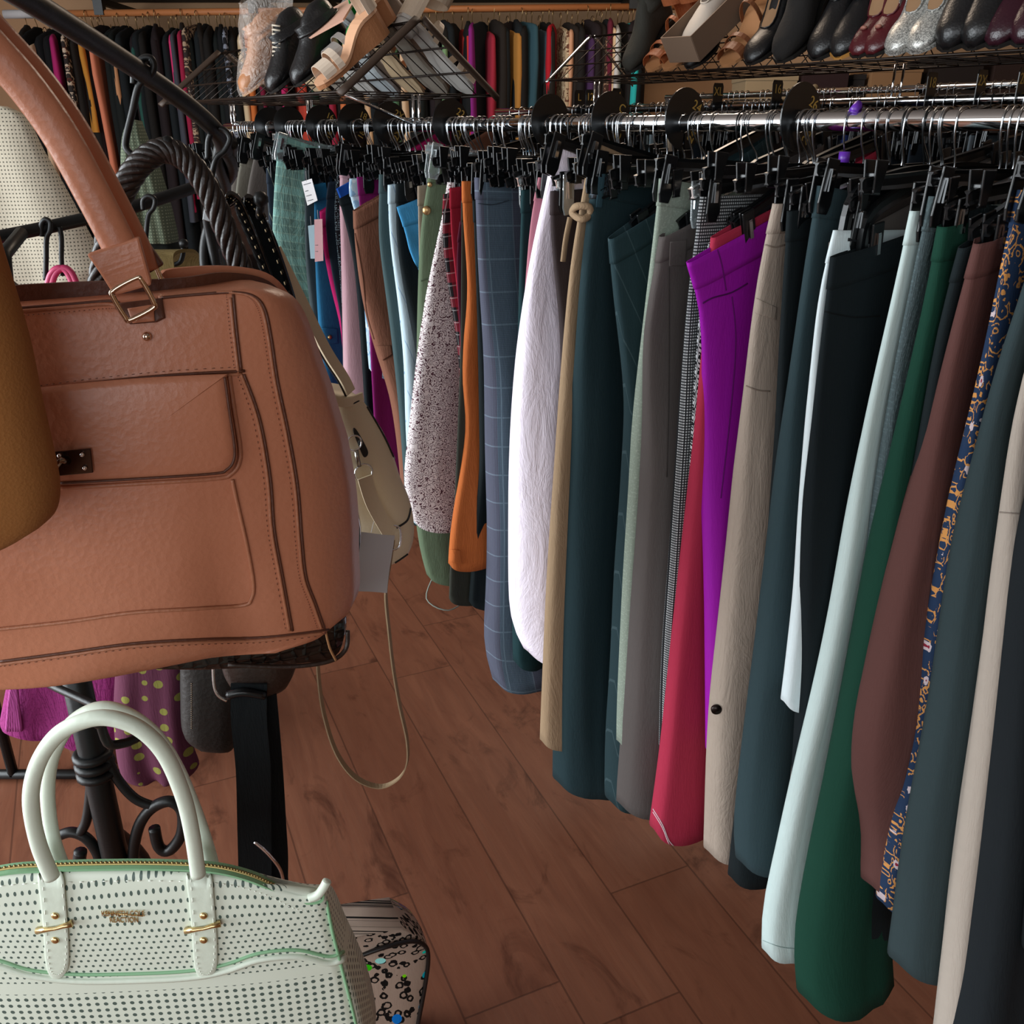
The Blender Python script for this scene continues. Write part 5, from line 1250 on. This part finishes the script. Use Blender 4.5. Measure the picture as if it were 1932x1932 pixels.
# raise the top line to the curve of the zip
nring = 2*(34+1)+6
cur = [(-150, 1680), (0, 1640), (100, 1632), (200, 1629), (300, 1629), (400, 1634), (470, 1650), (530, 1676), (570, 1692), (606, 1690)]
for j in range(12):
    for k in range(nring):
        p = m.v[j*nring+k]; kk = k if k <= 34 else (34 if k < 38 else (34-(k-38) if k < 38+35 else 0)); t = max(0, min(1, kk/34))
        px = -150+756*t; y = None
        for a, b in zip(cur, cur[1:]):
            if a[0] <= px <= b[0]: y = a[1]+(b[1]-a[1])*(px-a[0])/(b[0]-a[0])
        y0 = 1680+10*t; dz = (y0-(y if y is not None else y0))*(.60/1300*1.02); f = (1-j/12)**1.0
        inn = 0
        p = p+Z3*dz*f
        m.v[j*nring+k] = p
wb = m.build('body', perf(), e); bpy.context.view_layer.update(); bw = bvh_of(wb)
zp = [fw(a, b+1, -.004) for a, b in cur]; zp = smooth_path(zp+[fw(612, 1674, -.004)], 6)
m = MB(); ribbon(m, [p-Z3*.001 for p in zp], fw.n, .012, .002); m.build('zip_tape', M_MED, e)
m = MB()
for i, p in enumerate(zp): m.tube([p-Z3*.0005, p+Z3*.0025], .0011, 5); q = (zp[min(i+1, len(zp)-1)]+p)/2; m.tube([q-Z3*.0005, q+Z3*.0025], .0011, 5)
m.tube(zp, .0017, 6); m.build('zip', plain('brass_zip', '#a08d5c', .35, .9), e)
m = MB(); m.tube(smooth_path([fw(585, 1694, .002), fw(600, 1688, .003), fw(612, 1672, .003), fw(617, 1662, .002)], 5), [.0042]*16, 8); m.build('zip_end', M_MINT, e)
for y0, lab in ((0, 'mint'),):
    pts = [(-140, 1700), (0, 1672), (150, 1664), (300, 1662), (420, 1668), (500, 1688), (560, 1716), (608, 1718)]
    stitches(bw, pts, .0004, plain('mint_thread', '#f0f4ea', .7), 'stitching', e, 14, 2)
seam(bw, [(-160, 1822), (-60, 1802), (0, 1812), (60, 1830), (150, 1838), (280, 1836), (370, 1830), (430, 1818), (490, 1798), (560, 1792), (620, 1804), (648, 1796)], .0018, M_MED, 'band_edge', e, .0003)
seam(bw, [(-160, 1832), (-60, 1812), (0, 1822), (60, 1840), (150, 1850), (280, 1848), (370, 1842), (430, 1830), (490, 1810), (560, 1804), (620, 1816), (650, 1808)], .0034, M_MINT, 'band', e, -.0006)
seam(bw, [(616, 1700), (628, 1760), (646, 1830), (664, 1900), (678, 1960)], .0016, M_MED, 'side_piping', e, .0002)
def tube_handle(pxs, off, nm):
    pts = smooth_path([fw(a, b, off) for a, b in pxs], 8); MB().tube(pts, .0062, 14).build(nm, M_MINT, e)
tube_handle([(98, 1655), (72, 1590), (58, 1510), (72, 1440), (110, 1385), (165, 1358), (215, 1356), (268, 1378), (312, 1425), (345, 1500), (362, 1570), (374, 1650)], .036, 'front_handle')
tube_handle([(120, 1640), (100, 1580), (90, 1500), (98, 1430), (130, 1370), (180, 1338), (232, 1344), (290, 1384), (334, 1450), (368, 1530), (392, 1600), (404, 1645)], -.045, 'rear_handle')
seam(bw, [(96, 1670), (97, 1670)], .001, M_MED, 'edge', e) if False else None
for x0, nm in ((100, 'left'), (380, 'right')):
    dx = x0-100
    tb = panel(bw, [(72+dx, 1648), (95+dx, 1636), (118+dx, 1648), (124+dx, 1700), (130+dx, 1780), (128+dx, 1828), (108+dx, 1848), (88+dx, 1830), (82+dx, 1760), (76+dx, 1700)], .0035, M_MINT, 'handle_tab', e, n=5)
    bt = bvh_of(wb, tb)
    for yy in (1728, 1774): p = cast(bt, 104+dx, yy, .0006); MB().ball(p, .0036, 14, (1, .6, 1)).build('stud', M_GOLD, e)
    a, c, b = cast(bt, 70+dx, 1756, .004), cast(bt, 104+dx, 1752, .004), cast(bt, 136+dx, 1742, .004)
    m = MB(); m.tube([a, a+(c-a)*.5, c, c+(b-c)*.5, b], [.0032, .0022, .0016, .0022, .0034], 8); m.build('gold_bar', M_GOLD, e)
    stitches(bt, [(80+dx, 1660), (88+dx, 1760), (94+dx, 1826), (108+dx, 1840), (122+dx, 1822), (124+dx, 1760), (116+dx, 1660)], .0004, plain('mint_thread', '#f0f4ea', .7), 'stitching', e, 10, 2)
lg = cast(bw, 233, 1730, .0015)
Mx = Matrix.Translation(lg) @ Matrix.Rotation(math.radians(3), 4, 'Z') @ Matrix.Rotation(math.radians(90), 4, 'X') @ Matrix.Rotation(math.radians(-3), 4, 'Z')
text_mesh('KENNETH COLE\nREACTION', .0076, M_GOLD, 'gold_lettering', e, Mx @ Matrix.Diagonal((.66, 1.15, 1, 1)), .0003)
m = MB(); m.tube([cast(bw, 194, 1722, .001), cast(bw, 270, 1728, .001)], .0007, 6); m.build('gold_lettering', M_GOLD, e)
# --- cream shoulder bag
M_CR = leather('cream_leather', '#d6c4a6', '#cbb898', .5, bs=.1); M_BKE = plain('black_edge', '#141212', .4)
fc = Frame(700, 900, 1.22, 30)
e = empty('shoulder_bag', fc(700, 1062), 'cream leather shoulder bag with black edging and a long looping strap', 'handbag')
rows = [(618, 742, 682, 752), (624, 770, 700, 778), (632, 820, 728, 826), (640, 880, 746, 872), (650, 940, 758, 910), (658, 990, 776, 955), (662, 1040, 781, 1010), (668, 1075, 768, 1048), (690, 1085, 745, 1062)]
cb2 = bag_body(fc, rows, .09, .012, .01, K=14).build('body', M_CR, e); bpy.context.view_layer.update(); bc = bvh_of(cb2)
m = MB(); ribbon(m, smooth_path([fc(604, 728, -.01), fc(622, 748, .006), fc(650, 760, .008), (fc(684, 748, 0))], 6), (0, 0, 1), .012, .004); m.build('top_rim', M_CR, e)
for pts, nm in (([(604, 732), (622, 752), (650, 766), (684, 752)], 'black_edging'), ([(684, 752), (700, 780), (726, 826), (745, 868)], 'black_edging'), ([(775, 958), (768, 982), (748, 996)], 'black_edging'), ([(776, 1040), (760, 1052), (745, 1062)], 'black_edging'), ([(660, 1056), (640, 960), (632, 860), (620, 762)], 'black_edging')):
    seam(bc, pts, .0018, M_BKE, nm, e, .0004)
panel(bc, [(666, 812), (672, 810), (692, 845), (694, 858), (686, 862), (676, 840)], .0008, M_BKE, 'slot', e)
for c_, r_ in (((668, 836), .011), ((686, 892), .013)):
    p = fc(c_[0], c_[1], .016); MB().tube([p+fc.d*(math.cos(a)*r_)+Z3*(math.sin(a)*r_) for a in [2*math.pi*i/18 for i in range(18)]], .0014, 6, closed=True).build('ring', M_CHROME, e)
MB().tube([fc(672, 850, .016), fc(674, 862, .018), fc(678, 880, .018)], .0032, 8).build('clasp', plain('clasp_steel', '#a9a49c', .25, 1), e)
m = MB(); ribbon(m, smooth_path([fc(688, 900, .034), fc(704, 950, .036), fc(734, 1004, .034)], 5), fc.d+Z3*.2, .021, .003); m.build('strap', M_CR, e)
bk = [(722, 1000), (752, 994), (754, 1028), (738, 1036)]; MB().tube(smooth_path([fc(a, b, .024) for a, b in bk], 4, True), .0014, 6, closed=True).build('buckle', M_CHROME, e)
m = MB(); pts = smooth_path([fc(742, 1022, .02), fc(735, 1070, .015), fc(728, 1120, .01), fc(734, 1190, .01), fc(742, 1260, .01), fc(754, 1330, .01), fc(768, 1395, .01), fc(768, 1440, .0), fc(750, 1470, -.02), fc(715, 1484, -.04), fc(670, 1466, -.05), fc(635, 1420, -.05), fc(612, 1350, -.05), fc(602, 1285, -.05), fc(600, 1230, -.05), fc(604, 1120, -.05), fc(640, 1000, -.05)], 6)
ribbon(m, pts, (fc.d-fc.n*1.2), .011, .0022); m.build('long_strap', C('#9c8568'), e)
m = MB(); pts = smooth_path([fc(520, 470, .01), fc(535, 500, .01), fc(575, 580, .005), (fc(615, 660, 0)), fc(648, 712, 0), fc(662, 740, 0)], 6); ribbon(m, pts, (fc.d+Z3*.4-fc.n*.6), .017, .003); m.build('shoulder_strap', M_CR, e)
m = MB(); m.tube([p-fc.d*.007-Z3*.004 for p in pts], .0025, 6); m.build('black_edging', M_BKE, e)
q = [fc(a, b, .03) for a, b in ((672, 1002), (742, 1008), (733, 1122), (660, 1115))]
e2 = empty('paper_tag', q[0], 'blank pale paper tag hanging on the cream shoulder bag', 'price tag')
m = MB(); rows = []
for j in range(7):
    f = j/6; a = q[0]+(q[3]-q[0])*f; b = q[1]+(q[2]-q[1])*f; rows.append([a+(b-a)*(k/6)+fc.n*(.006*math.sin(3*f+k/3)) for k in range(7)])
vs = [p for r in rows for p in r]; m.grid(rows, closed=False); m.grid([[p-fc.n*.0006 for p in r] for r in rows], closed=False); m.build('sheet', M_PAPER, e2)
MB().tube([q[0]+(q[1]-q[0])*.4, fc(705, 985, .028), fc(716, 975, .024)], .0006, 4).build('string', M_PAPER, e2)
# --- black patent bag behind the cognac one
M_PAT = plain('black_patent', '#08090a', .10, coat=1, bump=.15, bscale=30); M_TH = plain('cream_thread', '#c9b48c', .7)
fp = Frame(560, 800, 1.08, 24)
e = empty('patent_bag', fp(600, 1080), 'glossy black patent bag squeezed behind the cognac handbag', 'handbag')
rows = [(380, 640, 588, 655), (382, 700, 604, 712), (388, 780, 618, 800), (392, 860, 636, 880), (400, 940, 662, 945), (410, 1000, 678, 1000), (420, 1050, 676, 1052), (440, 1085, 660, 1082)]
pb_ = bag_body(fp, rows, .06, .015, .01).build('body', M_PAT, e); bpy.context.view_layer.update(); bp = bvh_of(pb_)
stitches(bp, [(646, 902), (664, 930), (674, 965), (676, 1010), (668, 1060)], .0008, M_TH, 'stitching', e, 8, 2)
stitches(bp, [(580, 655), (598, 690), (600, 730), (618, 790)], .0008, M_TH, 'stitching', e, 8, 2)
seam(bp, [(668, 1000), (662, 1030), (666, 1060), (676, 1030), (668, 1002)], .0010, M_TH, 'loop_stitching', e)
p = cast(bp, 572, 688, .006) or fp(572, 688, .02); MB().tube([p+fp.d*(math.cos(a)*.012)+Z3*(math.sin(a)*.014) for a in [2*math.pi*i/16 for i in range(16)]], .002, 6, closed=True).build('buckle', M_CHROME, e)
for k, pxs in enumerate(([(400, 420), (408, 385), (424, 372), (442, 386), (462, 430), (486, 490), (512, 560), (540, 640)], [(442, 400), (456, 378), (474, 392), (498, 440), (524, 510), (546, 580), (566, 650)], [(420, 396), (440, 430), (470, 520), (500, 620)])):
    pts = smooth_path([fp(a, b, .01-.02*k) for a, b in pxs], 7); m = MB(); ribbon(m, pts, (fp.d+fp.n*.5), .020 if k < 2 else .012, .006); m.build('strap', M_PAT, e, bevel=.0015)
    if k < 2: m = MB(); [m.tube([pts[i]+fp.n*.008+fp.d*.002, pts[i]*.4+pts[i+1]*.6+fp.n*.008+fp.d*.002], .0007, 4) for i in range(0, len(pts)-1, 2)]; m.build('stitching', M_TH, e)
m = MB(); pts = smooth_path([fp(456, 440, -.02), fp(480, 510, -.02), fp(505, 590, -.02), fp(520, 650, -.02)], 6); ribbon(m, pts, fp.d, .009, .003); m.build('cream_strap', M_CR, e)
MB().ball(fp(492, 376, .0), .009).build('ball_tip', M_IRON, e); MB().tube([fp(492, 378, 0), fp(489, 410, -.01)], .005, 8).build('hook_stem', M_IRON, e)
# --- dark croc bag with the braided handle
def croc():
    t = NT('croc_leather'); d = t.vor(t.scalev(t.uv(), (1, 1.4, 1)), 60, 'DISTANCE_TO_EDGE', rnd=.4); t.col(t.mix(t.lt(d, .06), lin('#211915'), lin('#0a0706'))); t.setp(Roughness=.2); t.bump(d, .9, .004); return t.m
M_CROC = croc(); M_DBR = leather('dark_brown_leather', '#241813', '#33241c', .4); M_BRD = leather('braid_leather', '#17110f', '#241b18', .36)
fk = Frame(480, 1000, .93, 20)
e = empty('braided_handle_bag', fk(500, 1255), 'dark crocodile pattern bag with an arched braided handle behind the cognac bag', 'handbag')
rows = [(160, 640, 470, 620), (150, 760, 510, 740), (140, 900, 560, 900), (140, 1020, 600, 1020), (150, 1120, 628, 1110), (180, 1200, 648, 1180), (260, 1258, 640, 1230), (420, 1262, 610, 1248)]
bag_body(fk, rows, .06, .012, .01).build('body', M_CROC, e)
MB().tube(smooth_path([fk(430, 1254, .012), fk(540, 1258, .014), fk(620, 1248, .012), fk(652, 1225, .004), fk(656, 1190, 0)], 6), .0028, 8).build('base_piping', M_DBR, e)
seam_ = MB(); seam_.tube(smooth_path([fk(614, 1190, .02), fk(622, 1222, .02), fk(634, 1246, .014)], 5), .0016, 6); seam_.build('tan_stitching', plain('tan_thread', '#9a6c44', .7), e)
fb = Frame(330, 400, 1.0, 15)
ctr = smooth_path([fb(170, 640), fb(188, 540), fb(206, 440), (fb(232, 360)), fb(268, 306), fb(312, 284), fb(356, 306), fb(396, 364), fb(432, 450), fb(468, 540), fb(500, 640)], 22)
for ph in range(6):
    pts = []
    for i, p in enumerate(ctr):
        tg = (ctr[min(i+1, len(ctr)-1)]-ctr[max(0, i-1)]).normalized(); n1 = fb.n; n2 = tg.cross(n1).normalized(); a = i*.17+ph*math.pi/3
        pts.append(p+n1*math.cos(a)*.0062+n2*math.sin(a)*.0085)
    MB().tube(pts, .0046, 7).build('braid_strand', M_BRD, e)
# --- things low at the left, behind the stand
fq = Frame(110, 1350, 1.15, 10)
e = empty('pink_scarf', fq(110, 1420), 'magenta knitted scarf with a frayed edge below the cognac handbag', 'scarf')
bag_body(fq, [(40, 1180, 215, 1170), (28, 1260, 222, 1250), (16, 1330, 226, 1320), (10, 1370, 222, 1390), (20, 1388, 215, 1412), (60, 1392, 205, 1425)], .02, .01, .01, fold=.008, K=18).build('cloth', C('#8f2f70', 'slub', '#742058', wr=1), e)
m = MB()
for i in range(6): m.tube(smooth_path([fq(24-i*2+3*i, 1285, .012), fq(18+i*3, 1330, .018), fq(14+i*5, 1378, .012)], 4), .0035, 6)
m.build('fringe', C('#a84a8c', wr=1), e)
fd = Frame(280, 1380, 1.12, 8)
e = empty('polka_dot_scarf', fd(300, 1480), 'plum scarf with green polka dots hanging behind the stand', 'scarf')
bag_body(fd, [(220, 1180, 330, 1180), (222, 1280, 336, 1275), (222, 1350, 340, 1340), (226, 1420, 352, 1410), (236, 1470, 366, 1450), (262, 1485, 352, 1474)], .02, .008, .008, fold=.008, K=18).build('cloth', C('#623248', 'dots', '#8c8a44', k=.62), e)
fe = Frame(400, 1350, 1.10, 12)
e = empty('black_pouch', fe(390, 1420), 'small black zipped bag hanging beside the polka dot scarf', 'handbag')
bag_body(fe, [(335, 1180, 450, 1180), (342, 1260, 452, 1260), (344, 1320, 450, 1330), (346, 1380, 446, 1390), (356, 1402, 440, 1412), (380, 1418, 430, 1420)], .05, .012, .006).build('body', leather('charcoal_leather', '#15120f', '#211b17', .55), e)
m = MB()
for i in range(22): m.tube([fe(360, 1290+i*4, .016), fe(364, 1290+i*4, .016)], .0008, 4)
m.build('zip', plain('dull_zip', '#6b5a48', .5, .5), e)
e = empty('brown_pouch', fe(500, 1312), 'rounded dark brown pouch below the crocodile bag', 'handbag')
bag_body(Frame(500, 1280, 1.02, 14), [(418, 1180, 565, 1170), (420, 1240, 560, 1235), (424, 1270, 552, 1272), (436, 1298, 538, 1300), (462, 1312, 512, 1314)], .05, .012, .006).build('body', M_DBR, e)
ff = Frame(480, 1480, 1.0, 10)
e = empty('black_strap_bag', ff(480, 1640), 'black bag hanging low with a wide black webbing strap', 'handbag')
m = MB(); ribbon(m, smooth_path([ff(470, 1290, 0), ff(470, 1360, .003), ff(478, 1450, 0), ff(480, 1560, 0), ff(482, 1680, 0), ff(484, 1800, 0)], 5), ff.d, .046, .004); m.build('webbing_strap', C('#0d1316'), e)
m = MB(); ribbon(m, smooth_path([ff(500, 1310, -.012), ff(512, 1440, -.02), ff(520, 1560, -.02), ff(524, 1640, -.02), ff(520, 1780, -.02)], 5), ff.d, .030, .004); m.build('webbing_strap', C('#0a0e11'), e)
MB().tube(smooth_path([ff(402, 1240, .0), ff(404, 1290, .004), ff(412, 1312, .004), ff(428, 1322, .004)], 5), .0022, 8).build('wire_frame', M_CHROME, e)
MB().tube(smooth_path([ff(430, 1312, .005), ff(458, 1306, .008), ff(500, 1312, .005)], 4), .006, 8).build('swivel', M_BLKPL, e)
MB().tube(smooth_path([ff(480, 1588, .012), ff(505, 1610, .016), ff(528, 1640, .014), ff(536, 1672, .010)], 5), .0026, 8).build('snap_hook', M_CHROME, e)
bag_body(Frame(480, 1750, .98, 10), [(380, 1720, 540, 1715), (376, 1780, 545, 1775), (376, 1850, 548, 1845), (380, 1930, 545, 1920)], .06, .01, .005).build('body', leather('black_low_bag', '#101113', '#18191b', .5), e)
# leopard print bag
fz = Frame(740, 1850, 1.05, 25)
e = empty('leopard_print_bag', fz(740, 2050), 'leopard print cosmetic bag with black piping at the bottom of the picture', 'handbag')
zb_ = bag_body(fz, [(640, 1772, 760, 1752), (644, 1790, 800, 1776), (650, 1822, 808, 1804), (655, 1870, 802, 1856), (658, 1930, 792, 1920), (664, 2000, 780, 1985)], .07, .012, .004, K=20, vuv=.28).build('body', C('#b39f90', 'leopard', '#0f0c0b'), e)
bpy.context.view_layer.update(); bz = bvh_of(zb_)
MB().tube(smooth_path([fz(672, 1806, .008), fz(730, 1786, .014), fz(778, 1776, .008), fz(803, 1786, .003), fz(808, 1812, .003), fz(802, 1860, .004), fz(790, 1925, .006), fz(780, 1985, .006)], 6), .0036, 8).build('black_piping', M_BKE, e)
# olive strap, pink handle
e = empty('olive_strap_bag', at(320, 620, 1.38), 'olive canvas strap looped over a hook behind the cognac bag', 'handbag')
fy = Frame(320, 500, 1.38, 10); m = MB()
ribbon(m, smooth_path([fy(310, 700, .02), fy(306, 560, .02), fy(298, 500, .02), fy(300, 480, .01), fy(318, 474, -.01), fy(342, 478, -.04), fy(352, 500, -.06), fy(362, 560, -.07), fy(372, 700, -.08)], 6), fy.d, .045, .005); m.build('strap', C('#7b6a42', 'slub', '#6b5b36'), e)
bag_body(Frame(330, 760, 1.40, 10), [(280, 690, 400, 690), (276, 760, 410, 760), (276, 860, 410, 860), (290, 900, 395, 900)], .05, .01, .005).build('body', C('#6b5b36'), e)
e = empty('pink_handle_bag', at(115, 700, 1.33), 'hot pink bag handle showing above the cognac bag at the left', 'handbag')
fx = Frame(115, 540, 1.33, 5)
for dx in (0, 8): MB().tube(smooth_path([fx(84+dx, 640, -dx*.001), fx(88+dx, 560, 0), fx(94+dx, 522, 0), fx(110+dx, 506, 0), fx(128+dx, 516, 0), fx(142+dx, 560, 0), fx(150+dx, 640, 0)], 6), .0048, 8).build('handle', plain('hot_pink', '#c43a6a', .4), e)
bag_body(Frame(115, 720, 1.33, 5), [(60, 636, 180, 636), (56, 700, 186, 700), (60, 800, 182, 800), (70, 830, 170, 830)], .05, .01, .005).build('body', plain('hot_pink', '#c43a6a', .4), e)
# hot pink scarf sliver
e = empty('pink_strap', at(300, 560, 1.42), 'narrow hot pink strip beside the olive strap', 'strap'); m = MB()
ribbon(m, [at(288, 500, 1.42), at(294, 560, 1.42), at(300, 640, 1.42)], (1, 0, 0), .012, .003); m.build('band', plain('hot_pink', '#c43a6a', .4), e)
# blouses hanging on the left between the stand and the wall rail
fb2 = Frame(80, 400, 1.75, 12)
e = empty('dotted_blouse', fb2(80, 560), 'cream blouse with tiny black dots draped at the left', 'blouse')
bag_body(fb2, [(-260, 200, 2, 200), (-262, 230, 38, 222), (-262, 280, 70, 285), (-262, 340, 104, 345), (-262, 400, 134, 400), (-262, 450, 160, 450), (-262, 500, 192, 500), (-255, 540, 196, 512), (-250, 568, 150, 566)], .04, .012, .01, fold=.016, K=30, sub=5).build('cloth', C('#cfc8b4', 'tinydots', '#5a594f'), e)
MB().tube(smooth_path([fb2(-60, 206, -.02), fb2(-60, 150, -.02), fb2(-50, 120, -.02)], 4), .003, 6).build('hanger_stem', M_BLKPL, e)
fg = Frame(280, 360, 2.05, 8)
e = empty('green_dotted_dress', fg(280, 460), 'grey green dress with tiny pale dots behind the black bars', 'dress')
bag_body(fg, [(240, 225, 258, 228), (232, 262, 268, 262), (232, 320, 290, 320), (238, 380, 308, 380), (244, 450, 326, 452), (250, 458, 322, 458)], .05, .012, .01, fold=.01, K=20).build('cloth', C('#56604f', 'tinydots', '#8b937c'), e)
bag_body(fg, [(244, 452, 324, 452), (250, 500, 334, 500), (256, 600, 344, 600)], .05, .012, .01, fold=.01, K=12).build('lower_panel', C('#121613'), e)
# plant
e = empty('potted_plant', at(30, 1000, 1.9)*1, 'green leafy plant at the left edge behind the bags', 'plant'); pc = at(30, 560, 1.9); e.location = (pc.x, pc.y, 0)
bpy.context.view_layer.update()
rows = [[(pc.x+math.cos(a)*r, pc.y+math.sin(a)*r, z) for a in [2*math.pi*i/20 for i in range(20)]] for z, r in ((0, .09), (.24, .13), (.26, .135), (.26, .115), (.22, .11))]
MB().grid(rows, cap0=True, cap1=True).build('pot', plain('terracotta', '#7a4a35', .8), e)
MB().tube(smooth_path([(pc.x, pc.y, .22), (pc.x+.02, pc.y, .6), (pc.x, pc.y, pc.z-.03)], 5), .006, 8).build('stem', plain('stem_brown', '#4a3d2a', .8), e)
M_LEAF = plain('leaf_green', '#4f7f45', .5); rr = random.Random(2); m = MB()
for i in range(95):
    c = at(rr.uniform(-30, 72), rr.uniform(518, 585), 1.9+rr.uniform(-.05, .05)); a = rr.uniform(0, 6.28); el = rr.uniform(-.3, .9); d = Vector((math.cos(a)*math.cos(el), math.sin(a)*math.cos(el), math.sin(el))); sd = d.orthogonal().normalized(); l = rr.uniform(.018, .034); wd = l*.2; up = d.cross(sd)*.003
    m.add([c, c+d*l*.5+sd*wd+up, c+d*l, c+d*l*.5-sd*wd+up, c+d*l*.5-up], [(0, 1, 4), (1, 2, 4), (0, 4, 3), (4, 2, 3)])
m.build('leaves', M_LEAF, e)

# stand that carries the dotted blouse and the green dress, outside the left edge
p0 = fb2(-60, 130, -.03); p1 = fg(262, 215, -.03)
e = empty('garment_stand', (p0.x-.25, p0.y, 0), 'black garment stand behind the bags carrying the dotted blouse', 'clothes rack')
MB().tube([(p0.x-.25, p0.y, .02), (p0.x-.25, p0.y, p0.z+.03)], .012, 12).build('post', M_IRON, e)
MB().tube([(p0.x-.5, p0.y, .02), (p0.x+.1, p0.y, .02)], .012, 12).build('foot', M_IRON, e)
MB().tube([(p0.x-.25, p0.y, p0.z+.02), (p0.x+.02, p0.y, p0.z+.02)], .010, 12).build('arm', M_IRON, e)
